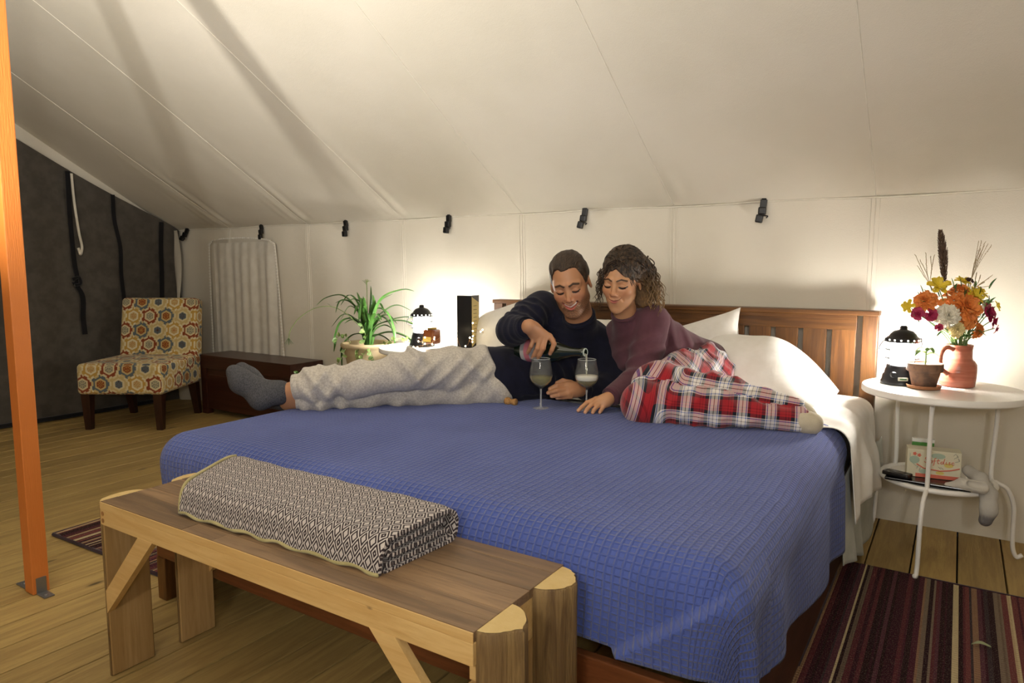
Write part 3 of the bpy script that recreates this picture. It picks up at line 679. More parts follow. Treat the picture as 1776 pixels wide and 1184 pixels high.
def blanket_surface(u, v):
    a = -2.148 - .27 + u * (2.148 + .27 - .29 + .27 + .06); back = 2.36 + .15 * sst(a, -1.2, -.5); b = 1.182 - .165 + v * (back - 1.182 + .165)
    lim = .25 + .09 * sst(b, 1.2, 2.4)  # the hem on the right hangs lower towards the pillows
    a = np.where(a > -.36, -.36 + (a + .36) * (lim / .34 + .04), a)
    P, ext, dx, dy = drape(a, b, -2.148, -.285, 1.182, .092, BTOP, .04)
    q = np.stack([a, b, 0 * a], 1)
    side = sst(ext, 0, .08)
    top = 1 - side
    P[:, 2] += top * (.005 * waves(q, 41, 4.5) + .002 * waves(q, 42, 13) + .010 * np.exp(-((a + 1.25) ** 2 + (b - 1.55) ** 2) / .30) * sst(b, 1.1, 1.3))
    w = side * (.012 * np.sin(b * 17 + 2 * np.sin(b * 5)) * (dx != 0) * (np.abs(dy) < .5) + .006 * np.sin(a * 9 + 1.5 * np.sin(a * 4)) * (np.abs(dy) > .5))
    P[:, 0] += dx * w; P[:, 1] += dy * w
    # pleat where the side flap folds over the foot panel at the corner
    xf_ = -.29 - 1.35 * np.maximum(BTOP - P[:, 2] - .03, 0); f = P[:, 0] - xf_
    st = sst(f, -.006, .010) * np.exp(-np.maximum(f, 0) / .22) * sst(BTOP - P[:, 2], .02, .09) * (b < 1.40) * (a > -1.0)
    P[:, 1] += -.034 * st; P[:, 0] += .010 * st
    return P, np.stack([a, b], 1)
UVB = {}
def bf(u, v): P, q = blanket_surface(u, v); UVB['q'] = q; return P
(VF, _) = grid(420, 300, bf)
def waffle_fn():
    t = X.nt.nodes.new('ShaderNodeUVMap'); u, v, _ = sep(X(t.outputs[0])); p = coords('Object'); n = noise(p, 6., 2)
    a = ((u * 55. + n * .8).fract() - .5).abs(); b = ((v * 64. + n * .8).fract() - .5).abs()
    r1 = smooth01(a, .24, .5); r2 = smooth01(b, .26, .5); h = r1.max(r2 * .8); fz = noise(p, 900., 2)
    c = mix(smooth01(noise(p, 3., 3), .3, .7), lin('5263aa'), lin('46579c'))
    return c, h + fz * .22, .0036
M_WAFFLE = mat('blue_waffle', waffle_fn, .95, sheen=.25, spec=.15)
bk = mk('bedspread', VF, M_WAFFLE, smooth=True, vuv=UVB['q'], org=(-1.2, 1.8, .3)); tag(bk, 'blue waffle weave bedspread draped over the bed', 'blanket')
sol = bk.modifiers.new('thickness', 'SOLIDIFY'); sol.thickness = .004; sol.offset = -1
# white top sheet hanging over the right side, and grey under-sheet below it
def sheet_surface(u, v):
    b = 2.425 + v * .675; hang = .30 + .03 * np.sin(b * 9) - .04 * sst(b, 2.75, 3.1) - .10 * sst(b, 2.9, 3.1); a = -2.09 + u * (2.09 - .287 + hang)
    a = np.where(a > -.287, -.287 + (a + .287) * 1.0, a)
    P, ext, dx, dy = drape(a, b, -2.13, -.262, .5, .06, .5335, .10)
    q = np.stack([a, b, 0 * a], 1); s = sst(ext, -.01, .12)
    P[:, 2] += (1 - s) * (.004 * waves(q, 51, 12) + .006 * np.sin((a * .5 + b) * 55 + 3 * np.sin(b * 6)) * sst(a, -.9, -.4) * sst(-b, -3.05, -2.6)) - .03 * sst(b, 2.95, 3.1) * (1 - s) * 0
    P[:, 0] += s * sst(b, 2.42, 2.58) * (.016 * np.sin(b * 24 + 2 * np.sin(b * 7 + ext * 5)) + .006 * np.sin(b * 57) + .012)
    return P
(VF, _) = grid(150, 120, sheet_surface); sh = mk('top_sheet', VF, M_SHEET, smooth=True); tag(sh, 'white cotton sheet wrinkled over the right side of the mattress', 'sheet')
sh.modifiers.new('thickness', 'SOLIDIFY').thickness = .003
def skirt(u, v):
    y = 2.38 + u * .72; z = .05 + v * .33; x = -.278 + .014 * np.sin(y * 21 + 2 * np.sin(y * 5)) * (1 - v) + .05 * sst(y, 2.85, 3.05) * sst(z, .1, .3) + .03 * (1 - v); return np.stack([x, y, z + .05 * np.sin(y * 6) * (1 - v)], 1)
(VF, _) = grid(70, 24, skirt); o = mk('under_sheet', VF, fabric('grey_cotton', 'b5b7ac', 'a6a99e', fold=8.), smooth=True); tag(o, 'grey green under-sheet hanging below the white sheet', 'sheet')
o.modifiers.new('thickness', 'SOLIDIFY').thickness = .003
def pillow(w, h, t, seed, pinch=.10):
    def fn(sg):
        def g(u, v):
            a = u * 2 - 1; b = v * 2 - 1; pr = (1 - np.abs(a) ** 3.2) ** .55 * (1 - np.abs(b) ** 3.0) ** .55
            k = 1 - pinch * (1 - np.abs(a) ** 2) * (np.abs(b) ** 6); k2 = 1 - pinch * (1 - np.abs(b) ** 2) * (np.abs(a) ** 6)
            P = np.stack([a * w / 2 * k2, b * h / 2 * k, sg * t / 2 * pr], 1); P[:, 2] += sg * .010 * pr * waves(P, seed, 14, aniso=(1, 1, .1)) + .004 * waves(P, seed + 1, 22) * (pr > .05) + sg * .0015; return P
        return g
    (a, _), (b, _) = grid(46, 40, fn(1)), grid(46, 40, fn(-1)); return merge([a, (b[0], [q[::-1] for q in b[1]])])
def place(VF, c, ex, ey, bend=0., droop=0.):
    ex = nrm(ex); ey = np.asarray(ey, float); ey = nrm(ey - ex * (ex @ ey)); ez = np.cross(ex, ey); V = VF[0].copy()
    V[:, 2] -= bend * V[:, 1] ** 2; V = V @ np.stack([ex, ey, ez]) + np.asarray(c, float); V[:, 2] -= droop * np.maximum(V[:, 0] - c[0] + .02, 0) ** 2 * sst(V[:, 2], .5, .75); return V, VF[1]
PG = 'white bed pillows'
o = mk('pillow', place(pillow(.54, .40, .19, 61, .06), (-.655, 2.88, .622), (1, .02, -.02), (.04, .55, .72), .9, 2.3), M_SHEET, smooth=True); tag(o, 'plump white pillow lying right of the plaid hip, against the headboard', 'pillow', PG)
o = mk('pillow', place(pillow(.60, .42, .15, 63), (-1.02, 2.95, .615), (.92, -.05, .28), (-.25, .34, .82), .3), M_SHEET, smooth=True); tag(o, 'white pillow tipped up on its corner behind the woman', 'pillow', PG)
o = mk('pillow', place(pillow(.52, .42, .15, 65), (-1.90, 2.95, .690), (.95, -.08, .28), (-.28, .34, .85), .3), M_SHEET, smooth=True); tag(o, 'white pillow propped at the left end of the headboard behind the man', 'pillow', PG)
o = mk('pillow', place(pillow(.50, .42, .15, 67), (-1.50, 2.95, .635), (1, 0, -.03), (0, .42, .85), .3), M_SHEET, smooth=True); tag(o, 'white pillow between the couple, almost hidden behind their shoulders', 'pillow', PG)
# ================================================================ LANTERNS
M_BLKMET = mat('black_enamel', lambda: (lin('1c1c1f'), noise(coords('Object'), 40., 2), .0004), .35, metal=.3)
M_GLOW = mat('lantern_glow', 'ffffff', .5, emit=('fffaf2', LANTERN_STRENGTH))
M_PLATE = mat('lantern_plate', 'd8d4c4', .4)
def make_lantern():
    t = thing('lantern', (0, 0, 0), '', 'lantern', 'black camping lanterns')
    b = mk('base', lathe([(.060, 0), (.067, .003), (.067, .012), (.064, .017), (.061, .034), (.056, .040), (.053, .056), (.050, .062), (.050, .070), (.046, .074), (.030, .074)], 48), M_BLKMET, t, smooth=True, auto=35)
    pl = box((-.017, -.003, -.0065), (.017, .003, .0065), .0028); mk('name_plate', mv(xf(pl, rotx(-.12)), (-.012, -.0638, .026)), M_PLATE, b)
    mk('name_plate_inset', mv(xf(box((-.012, -.0035, -.003), (.012, .0035, .003), .002), rotx(-.12)), (-.012, -.0642, .026)), mat('plate_green', '3f6a44', .5), b)
    mk('dimmer_knob', xf(lathe([(.011, 0), (.011, .010), (.009, .013), (0, .013)], 20), np.c_[rotx(PI / 2), [-.040, -.046, .040]]), M_BLKMET, b, smooth=True, auto=35)
    mk('glow_tube', lathe([(.030, .074), (.042, .080), (.043, .148), (.034, .156)], 40), M_GLOW, t, smooth=True)
    for z, r in ((.098, .0555), (.130, .0555)):
        k = np.linspace(0, 2 * PI, 41); mk('guard_ring', tube(np.stack([r * np.cos(k), r * np.sin(k), np.full(41, z)], 1), .0021, 6, caps=False), M_BLKMET, t, smooth=True)
    for a in np.arange(4) * PI / 2 + .5:
        d = np.array([math.cos(a), math.sin(a), 0]); mk('guard_wire', tube(spline([d * .050 + [0, 0, .066], d * .0575 + [0, 0, .085], d * .058 + [0, 0, .14], d * .052 + [0, 0, .160]], 6), .0016, 6), M_BLKMET, t, smooth=True)
    cp_ = mk('cap', lathe([(.030, .1565), (.0545, .1570), (.0555, .160), (.0555, .172), (.052, .175), (.047, .178), (.043, .186), (.032, .197), (.014, .203), (.012, .206), (.013, .211), (.009, .217), (0, .218)], 48), M_BLKMET, t, smooth=True, auto=35)
    for k in range(16):
        a = 2 * PI * k / 16; q = xf(lathe([(.0032, 0), (.0032, .0012), (0, .0012)], 10), np.c_[rotz(a + PI / 2) @ rotx(PI / 2), [.0552 * math.cos(a), .0552 * math.sin(a), .166]])
        mk('vent_hole', q, mat('vent_light', 'ffffff', .5, emit=('fff4e0', 6.)), cp_)
    for s in (-1, 1): mk('bail_bracket', box((s * .058 - .004, -.004, .158), (s * .058 + .004, .004, .172), .0015), M_BLKMET, t)
    mk('bail_handle', tube(spline([(-.060, 0, .166), (-.070, .018, .145), (-.066, .048, .122), (-.038, .070, .110), (0, .076, .106), (.038, .070, .110), (.066, .048, .122), (.070, .018, .145), (.060, 0, .166)], 6), .0016, 6), M_BLKMET, t, smooth=True)
    return t
TZ = .625
ln = make_lantern(); ln.location = (-.165, 2.93, TZ); ln.rotation_euler.z = .35; ln['label'] = 'lit black camping lantern beside the flower jug'
l2 = copy_tree(ln); l2.location = (-2.475, 2.92, TZ); l2.rotation_euler.z = 1.1; l2.scale = (1.04,) * 3; l2['label'] = 'lit black camping lantern behind the reclining man, left of the dark folder'
# ================================================================ ON THE LEFT TABLE
fo = thing('menu_folder', (-2.17, 2.92, TZ), 'tall black folder standing half open with cream page inside', 'folder')
M_BLKLEA = mat('black_leatherette', '15161a', .30)
def panel(p0, p1, z0, z1, t=.004):
    p0 = np.array(p0); p1 = np.array(p1); d = nrm(p1 - p0); n = np.array([-d[1], d[0]]) * t
    return extrude([(*p0, z0), (*p1, z0), (*(p1 + n), z0), (*(p0 + n), z0)], (0, 0, z1 - z0))
SPN = camp(817, 600, 3.60)[:2]; FL = SPN - CR[:2] * .074 + CF[:2] * .035; FR = SPN + CR[:2] * .038 + CF[:2] * .10
mk('left_cover', panel(FL, SPN, TZ + .001, TZ + .285), M_BLKLEA, fo); mk('right_cover', panel(SPN, FR, TZ + .001, TZ + .285), M_BLKLEA, fo)
pg = np.array(SPN) * .93 + np.array(FR) * .07, np.array(SPN) * .12 + np.array(FR) * .88; off = np.array([.003, -.001])
P0, P1 = pg[0] + off, pg[1] + off; z0, z1 = TZ + .018, TZ + .278
page = mk('cream_page', extrude([(*P0, z0), (*P1, z0 + .03), (*P1, z1 - .03), (*P0, z1)], (.0015, -.0008, 0)), mat('cream_paper', 'dcc98f', .8), fo)
for k in range(9):
    zz = TZ + .07 + k * .02; a = P0 * .8 + P1 * .2; b = P0 * .3 + P1 * .7; mk('text_line', extrude([(*a, zz), (*b, zz), (*b, zz + .0022), (*a, zz + .0022)], (.0022, -.0012, 0)), mat('ink', '5a4a30', .8), page)
def glass_mat(name, tint, refl=.12, milk=None):
    m = bpy.data.materials.new(name); m.use_nodes = True; nt = m.node_tree; nt.nodes.remove(nt.nodes['Principled BSDF'])
    tr_ = nt.nodes.new('ShaderNodeBsdfTransparent'); tr_.inputs[0].default_value = (*tint, 1); gl = nt.nodes.new('ShaderNodeBsdfGlossy'); gl.inputs['Roughness'].default_value = .03
    fr = nt.nodes.new('ShaderNodeLayerWeight'); fr.inputs[0].default_value = .1; mx = nt.nodes.new('ShaderNodeMixShader'); ml = nt.nodes.new('ShaderNodeMath'); ml.operation = 'MULTIPLY_ADD'; ml.inputs[1].default_value = .5; ml.inputs[2].default_value = refl * .15
    nt.links.new(fr.outputs['Fresnel'], ml.inputs[0]); nt.links.new(ml.outputs[0], mx.inputs[0]); nt.links.new(tr_.outputs[0], mx.inputs[1]); nt.links.new(gl.outputs[0], mx.inputs[2]); 
    if milk:
        df = nt.nodes.new('ShaderNodeBsdfDiffuse'); df.inputs[0].default_value = (*milk[1], 1); m2 = nt.nodes.new('ShaderNodeMixShader'); m2.inputs[0].default_value = milk[0]; nt.links.new(mx.outputs[0], m2.inputs[1]); nt.links.new(df.outputs[0], m2.inputs[2]); mx = m2
    nt.links.new(mx.outputs[0], nt.nodes['Material Output'].inputs[0]); return m
M_GLASS = glass_mat('clear_glass', (.97, .975, .97), .12, (.03, (.9, .92, .9))); M_GLASS2 = glass_mat('stem_glass', (.96, .965, .96), .3, (.25, (.85, .87, .85))); M_AMBER = mat('amber_wax', '6d3b1c', .25); 
pj = thing('glass_jar', (-2.335, 2.84, TZ), 'small square amber jar with yellow label on a clear glass block', 'jar')
mk('glass_block', box((-2.375, 2.80, TZ), (-2.295, 2.875, TZ + .026), .004), M_GLASS, pj)
jr = mk('amber_body', box((-2.372, 2.805, TZ + .027), (-2.302, 2.870, TZ + .105), .010), M_AMBER, pj)
mk('paper_label', box((-2.371, 2.8035, TZ + .040), (-2.318, 2.8055, TZ + .066), .0005), mat('yellow_label', 'e2c766', .6), jr)
mk('stopper', box((-2.355, 2.82, TZ + .104), (-2.318, 2.856, TZ + .114), .004), mat('gold_cap', 'b59a48', .35, metal=.6), pj)
FB = [(725.8, 591.7, 3.60), (737, 585, 3.58), (753.5, 585, 3.60), (753, 588, 3.58), (749.6, 596.6, 3.55), (737, 596, 3.55), (724, 602, 3.53), (717, 601.6, 3.53), (770, 581, 3.52), (774, 576, 3.52), (791, 580, 3.53), (800.8, 604.5, 3.48), (807.4, 600, 3.48), (815, 585.5, 3.45), (819.4, 592.7, 3.50), (819, 588, 3.50), (820, 582.8, 3.50), (820, 574, 3.51), (820, 560, 3.52), (833.7, 575, 3.5), (836.8, 571.6, 3.5)]
fp = [camp(*p) for p in FB]; fp = [np.array([p[0], p[1], max(p[2], TZ + .006)]) for p in fp]
fs = thing('fairy_lights', (fp[5][0], fp[5][1], TZ), 'string of tiny warm fairy lights on fine copper wire', 'string lights')
wp = []
for i, p in enumerate(fp):
    wp.append(p)
    if i < len(fp) - 1: q = (p + fp[i + 1]) / 2; q = q + [random.uniform(-.01, .01), random.uniform(-.01, .01), -.012]; q[2] = max(q[2], TZ + .003); wp.append(q)
mk('copper_wire', tube(spline(wp, 5), .0007, 5), mat('copper', 'c08a50', .35, metal=.9), fs, smooth=True)
bulb = lathe([(.0004, -.0042), (.0026, -.003), (.0036, 0), (.0026, .003), (.0004, .0042)], 10); f0 = None
for p in fp:
    if f0 is None: f0 = mk('bulb', mv(bulb, wpos(fs)), mat('bulb_glow', 'ffffff', .5, emit=('ffe9b8', 26.)), fs, smooth=True); f0.location = tuple(p - wpos(fs))
    else: c = f0.copy(); C.objects.link(c); c.parent = fs; c.location = tuple(p - wpos(fs))
# ================================================================ SPIDER PLANT
def ribbon(pts, w, fold=.25, n=8, wid=None):
    q = spline(pts, n); m = len(q); V = []; F = []; T = np.gradient(q, axis=0)
    for i in range(m):
        t = i / (m - 1); ww = w * ((math.sin(PI * min(1, t * .92 + .08)) ** .6 if wid is None else wid(t))); a, b, d = frame(T[i]); s = a * ww / 2; up = b * ww * fold
        V += [q[i] - s + up, q[i], q[i] + s + up]
    for i in range(m - 1): F += [(3 * i, 3 * i + 1, 3 * i + 4, 3 * i + 3), (3 * i + 1, 3 * i + 2, 3 * i + 5, 3 * i + 4)]
    return np.array(V), F
def leafmat(name, c1, c2, c3=None):
    def fn():
        p = coords('Object'); c = mix(smooth01(noise(p, 18., 3), .35, .65), lin(c1), lin(c2)); return c, noise(p, 120., 2), .0004
    m = mat(name, fn, .45); b = m.node_tree.nodes['Principled BSDF']; b.inputs['Subsurface Weight'].default_value = 0; return m
M_LEAF = leafmat('plant_leaf', '4d7a33', '345c25'); M_LEAF2 = leafmat('variegated_leaf', '94a562', '4f7031'); M_STEM = leafmat('plant_stem', '7c9a55', '93a565')
M_SOIL = mat('soil', lambda: (lin('2b2018'), noise(coords('Object'), 60., 4), .004), .95)
pc = np.array([-2.925, 2.96, 0.37])
st_ = thing('plant_stand', (pc[0], pc[1], 0), 'small dark wooden stand under the spider plant, hidden behind the bed', 'stand')
mk('stand_top', mv(lathe([(.14, .345), (.145, .350), (.145, .366), (.14, .370), (0, .370)], 40), (pc[0], pc[1], 0)), M_TRUNK, st_, smooth=True, auto=40)
for a in range(3): d = np.array([math.cos(a * 2.094), math.sin(a * 2.094), 0]); mk('leg', tube(np.array([pc * [1, 1, 0] + d * .10 + [0, 0, .346], pc * [1, 1, 0] + d * .12 + [0, 0, 0.014]]), .014, 8), M_TRUNK, st_)
pp = thing('spider_plant', pc, 'bushy green spider plant in a cream clay pot with trailing vines', 'plant')
M_CREAMPOT = mat('cream_clay', lambda: (mix(smooth01(noise(coords('Object'), 12., 4), .3, .7), lin('c9b691'), lin('b09a72')), noise(coords('Object'), 50., 3), .001), .7)
mk('pot', mv(lathe([(.090, 0), (.098, .02), (.120, .10), (.136, .18), (.142, .205), (.150, .215), (.160, .225), (.160, .238), (.152, .245), (.140, .240), (.132, .20)], 48), pc), M_CREAMPOT, pp, smooth=True)
mk('soil_surface', mv(lathe([(.134, .205), (.08, .215), (0, .218)], 28, cap=False), pc), M_SOIL, pp, smooth=True)
ctr = pc + [0, 0, .22]; g = np.random.default_rng(8)
def cf(dx, dz, dy=0.): return ctr + CR * dx + UP * dz - CF * dy
LV = [((.03, .12), (.10, .28), (.22, .335), (.30, .33)), ((-.03, .14), (-.08, .24), (-.15, .30), (-.24, .285), (-.30, .24)), ((-.02, .10), (-.09, .16), (-.16, .14), (-.20, .05), (-.215, -.04)), ((.02, .12), (.09, .20), (.17, .24), (.26, .205)), ((.03, .10), (.14, .155), (.26, .165), (.36, .10), (.40, .05)), ((.03, .10), (.12, .145), (.24, .14), (.34, .06), (.40, -.02)), ((-.02, .15), (-.05, .26), (-.07, .32)), ((.01, .15), (.02, .26), (.025, .36)), ((.0, .12), (.06, .22), (.12, .20), (.16, .12), (.175, .05)), ((.02, .14), (.05, .24), (.05, .31)), ((.02, .10), (.07, .17), (.12, .15), (.155, .06), (.16, .0)), ((-.03, .06), (-.10, .06), (-.17, -.02), (-.18, -.16)), ((.03, .06), (.10, .04), (.16, -.05), (.18, -.14)), ((-.02, .14), (-.08, .25), (-.14, .27), (-.17, .20)), ((.01, .13), (-.02, .24), (-.06, .28), (-.10, .27)), ((.03, .05), (.13, .08), (.24, .04), (.30, -.06), (.31, -.12)), ((0., .12), (.03, .2), (.08, .27), (.15, .31)), ((-.01, .1), (-.04, .2), (-.03, .30))]
for i, L in enumerate(LV):
    dep = [g.uniform(.0, .04)]; k = g.uniform(-.10, .14)
    pts = [ctr + [g.uniform(-.02, .02), g.uniform(-.02, .02), -.02]] + [cf(a, b, k * (j + 1) / len(L)) for j, (a, b) in enumerate(L)]
    mk('leaf', ribbon(pts, g.uniform(.024, .036)), M_LEAF, pp, smooth=True)
for i in range(14):
    a = g.uniform(0, 2 * PI); r = g.uniform(.05, .16); h = g.uniform(.12, .30); dd = np.array([math.cos(a), math.sin(a), 0]); pts = [ctr + dd * .02, ctr + dd * r * .4 + [0, 0, h * .7], ctr + dd * r + [0, 0, h], ctr + dd * (r * 1.6) + [0, 0, h * g.uniform(.5, .95)]]
    mk('leaf', ribbon(pts, g.uniform(.020, .032)), M_LEAF, pp, smooth=True)
run = [cf(-.03, .10), cf(-.12, .19), cf(-.21, .235), cf(-.31, .225), cf(-.40, .17), cf(-.455, .10), cf(-.47, .04)]
rn = mk('runner', tube(spline(run, 8), .0022, 6), M_STEM, pp, smooth=True)
for s in range(5): mk('leaf', ribbon([run[-1] + [0, 0, .01], run[-1] + CR * (s - 2) * .008 + [0, 0, -.015], run[-1] + CR * (s - 2) * .014 + [0, 0, -.035 + .004 * abs(s - 2)]], .006, n=4), M_LEAF, rn, smooth=True)
mk('leaf', ribbon([run[2] + [0, 0, 0], run[2] + CR * -.015 + [0, 0, .012], run[2] + CR * -.03 + [0, 0, .018]], .005, n=4), M_LEAF, rn); mk('leaf', ribbon([run[3], run[3] + CR * -.015 + [0, 0, .008]], .004, n=4), M_LEAF, rn)
sp_ = mk('flower_spike', tube(spline([ctr, cf(.0, .2), cf(.0, .385)], 5), .0025, 6), M_STEM, pp, smooth=True)
for s in range(6): mk('leaf', ribbon([cf(0, .36 + .004 * s), cf((s - 2.5) * .008, .385), cf((s - 2.5) * .011, .40 - .006 * abs(s - 2.5))], .007, n=4), M_LEAF2, sp_)
VINES = [[(-.10, .02, .1), (-.13, -.06, .14), (-.17, -.10, .16), (-.24, -.115, .17), (-.33, -.13, .17), (-.38, -.14, .17)], [(.02, .02, .12), (.05, -.02, .16), (.07, -.08, .165), (.06, -.15, .16)], [(-.04, .02, .12), (-.04, -.03, .165), (-.02, -.10, .16), (-.05, -.16, .15)], [(.08, .02, .1), (.17, .05, .12), (.24, .06, .12), (.30, .02, .12)], [(.10, .03, .1), (.2, .0, .13), (.26, -.02, .13)], [(0, .03, .1), (.01, .08, .12), (-.01, .13, .1)], [(-.08, .03, .1), (-.12, .08, .1), (-.16, .06, .1)], [(.03, .02, .12), (.0, -.05, .17), (.01, -.14, .16)]]
def round_leaf(p, d, nrm_, L, wd):
    d = nrm(d); a = nrm(np.cross(nrm_, d)); up = np.cross(d, a); V = [p]; n = 9
    for k in range(n): t = k / (n - 1) * 2 * PI; V.append(p + d * (L / 2 - L / 2 * math.cos(t)) + a * (wd / 2 * math.sin(t)) + up * (.12 * L * abs(math.sin(t))))
    V.append(p + d * L * .5); return np.array(V), [(n + 1, k, k + 1) for k in range(1, n)]
for vn in VINES:
    q = spline([cf(*p) for p in vn], 6); vo = mk('vine', tube(q, .0018, 5), M_STEM, pp, smooth=True)
    for i in range(2, len(q), 2):
        sd = CR * g.uniform(-1, 1) + UP * g.uniform(-.6, .6) - CF * .4
        mk('leaf', round_leaf(q[i], sd, -CF + UP * g.uniform(-.3, .5), g.uniform(.022, .036), g.uniform(.016, .024)), M_LEAF2, vo, smooth=True)
# ================================================================ ON THE RIGHT TABLE: JUG, FLOWERS, SEEDLING
def depth(p): d = np.asarray(p, float) - [0, 0, HC]; return float(d @ (CF * math.cos(TH) - UP * math.sin(TH)))
JC = np.array([.012, 2.985, TZ])
M_PINK = mat('pink_glaze', lambda: (mix(smooth01(noise(coords('Object', (4, 4, 60)), 1., 3), .35, .7), lin('c27862'), lin('a9604c')), noise(coords('Object', (3, 3, 90)), 1.2, 2), .0022), .22)
jug = thing('clay_jug', JC, 'ribbed pink glazed clay jug holding the flowers', 'jug')
mk('body', mv(lathe([(.050, 0), (.056, .004), (.0585, .03), (.0595, .065), (.058, .082), (.051, .094), (.044, .101), (.042, .108), (.0415, .135), (.0435, .150), (.0435, .153), (.040, .153), (.038, .11)], 56), JC), M_PINK, jug, smooth=True)
hd = [(-.040, .138), (-.064, .146), (-.082, .130), (-.086, .098), (-.078, .068), (-.056, .050)]
mk('handle', tube(spline([JC + CR * a * 1.0 - CF * .03 + UP * b for a, b in hd], 7), .008, 8), M_PINK, jug, smooth=True)
FD = depth(JC + [0, 0, .2])
def petals(c, nrm_, R, rings, seed, curl=.35, width=.9, ruff=.25):
    gg = np.random.default_rng(seed); a, b, d = frame(nrm_); parts = []
    for (rf, n, tilt) in rings:
        for k in range(n):
            t = 2 * PI * (k + gg.uniform(-.25, .25)) / n; e = a * math.cos(t) + b * math.sin(t); s = np.cross(d, e); L = R * rf * gg.uniform(.85, 1.1); w = width * 2 * PI * L / n * .75
            V = []
            for j, (f, ww) in enumerate(((.0, .25), (.45, .9), (.8, 1.), (1., .55))):
                up = d * (math.sin(tilt) * L * f - curl * L * f * f * math.cos(tilt)); base = c + e * L * f * math.cos(tilt) + up
                for sd in (-1, 0, 1): V.append(base + s * sd * w / 2 * ww + d * (ruff * L * gg.uniform(-.3, .3) * f + (.10 * L * abs(sd))))
            F = []
            for j in range(3):
                for q in range(2): F.append((3 * j + q, 3 * j + q + 1, 3 * j + q + 4, 3 * j + q + 3))
            parts.append((np.array(V), F))
    return merge(parts)
def petalmat(name, c1, c2):
    m = mat(name, lambda: (mix(noise(coords('Object'), 60., 3), lin(c1), lin(c2)), None, 0), .6); return m
PM = dict(orange=petalmat('petal_orange', 'f4a055', 'e0792c'), yellow=petalmat('petal_yellow', 'f0da48', 'd8b824'), magenta=petalmat('petal_magenta', 'b82a5a', '8c1640'), white=petalmat('petal_white', 'f6f2e6', 'e8e0c8'), dark=petalmat('petal_dark', '4a2a2a', '331a1c'), cream=petalmat('petal_cream', 'f0e2ae', 'e0cf92'))
DENSE = [(1., 17, -.1), (.93, 17, .18), (.85, 16, .42), (.76, 15, .66), (.66, 13, .9), (.52, 11, 1.12), (.36, 8, 1.35)]; LILY = [(1., 6, .45), (.85, 5, .85)]; SWEET = [(1., 4, .35), (.7, 4, .9), (.45, 3, 1.2)]; SMALL = [(1., 7, .3), (.6, 6, .9)]
M_FSTEM = leafmat('flower_stem', '6e8a4a', '54723a'); M_FLEAF = leafmat('flower_leaf', '4f7a3a', '3a6230')
FLW = [('carnation', 'orange', 1673, 533, 30, DENSE, .02, 'large frilly orange bloom at the centre of the bouquet', (.2, 1., .5)), ('carnation', 'orange', 1604, 519, 16, DENSE, .03, 'frilly orange bloom at the left of the bouquet', (-.7, .8, .7)), ('carnation', 'orange', 1667, 503, 15, DENSE, -.01, 'frilly orange bloom behind the yellow lilies near the top', (.1, .4, 1)), ('carnation', 'orange', 1698, 574, 12, DENSE, .0, 'small orange bloom low on the right of the bouquet', (.8, .7, -.2)),
       ('lily', 'yellow', 1628, 497, 19, LILY, .0, 'yellow lily high on the left beside the dark plume', (-.2, .8, .7)), ('lily', 'yellow', 1575, 531, 11, LILY, .02, 'small yellow lily at the far left above the lantern', (-.8, .7, .2)), ('lily', 'yellow', 1669, 490, 13, LILY, -.03, 'yellow lily at the top beside the dark seed head', (.1, .5, 1)), ('lily', 'yellow', 1687, 514, 19, LILY, .0, 'yellow lily right of centre above the large orange bloom', (.4, .8, .6)), ('lily', 'yellow', 1728, 531, 10, LILY, -.03, 'small yellow lily at the far right of the bouquet', (.9, .5, .4)), ('lily', 'yellow', 1700, 508, 12, LILY, -.02, 'yellow lily behind the right hand orange bloom', (.5, .6, .7)),
       ('sweet_pea', 'magenta', 1593, 545, 10, SWEET, .03, 'magenta blossom at the far left below the small yellow lily', (-.6, .9, 0)), ('sweet_pea', 'magenta', 1614, 546, 10, SWEET, .04, 'magenta blossom left of centre below the orange bloom', (-.2, 1, .1)), ('sweet_pea', 'magenta', 1713, 541, 15, SWEET, .01, 'large magenta blossom on the right of the bouquet', (.6, .8, .2)), ('sweet_pea', 'magenta', 1722, 556, 12, SWEET, .01, 'magenta blossom hanging just under the large right one', (.8, .7, -.1)), ('sweet_pea', 'magenta', 1727, 570, 7, SWEET, .0, 'lowest small magenta blossom on the right', (.9, .6, -.4)), ('sweet_pea', 'magenta', 1628, 568, 6, SWEET, .04, 'tiny pink blossom low in front of the white blooms', (-.1, 1, 0)),
       ('chrysanthemum', 'white', 1645, 547, 18, DENSE, .045, 'large white bloom washed out by the lantern light', (-.2, 1, .3)), ('chrysanthemum', 'cream', 1660, 570, 13, DENSE, .045, 'creamy white bloom just above the jug rim', (.1, 1, .2)), ('chrysanthemum', 'white', 1706, 528, 11, DENSE, -.04, 'white bloom at the back right of the bouquet', (.5, .5, .6)), ('seed_head', 'dark', 1682, 486, 7, SMALL, -.02, 'dark brown seed head at the top right of the bouquet', (.2, .6, .8)), ('seed_head', 'dark', 1606, 530, 9, SMALL, .03, 'dark brown seed head under the left orange bloom', (-.4, .9, 0))]
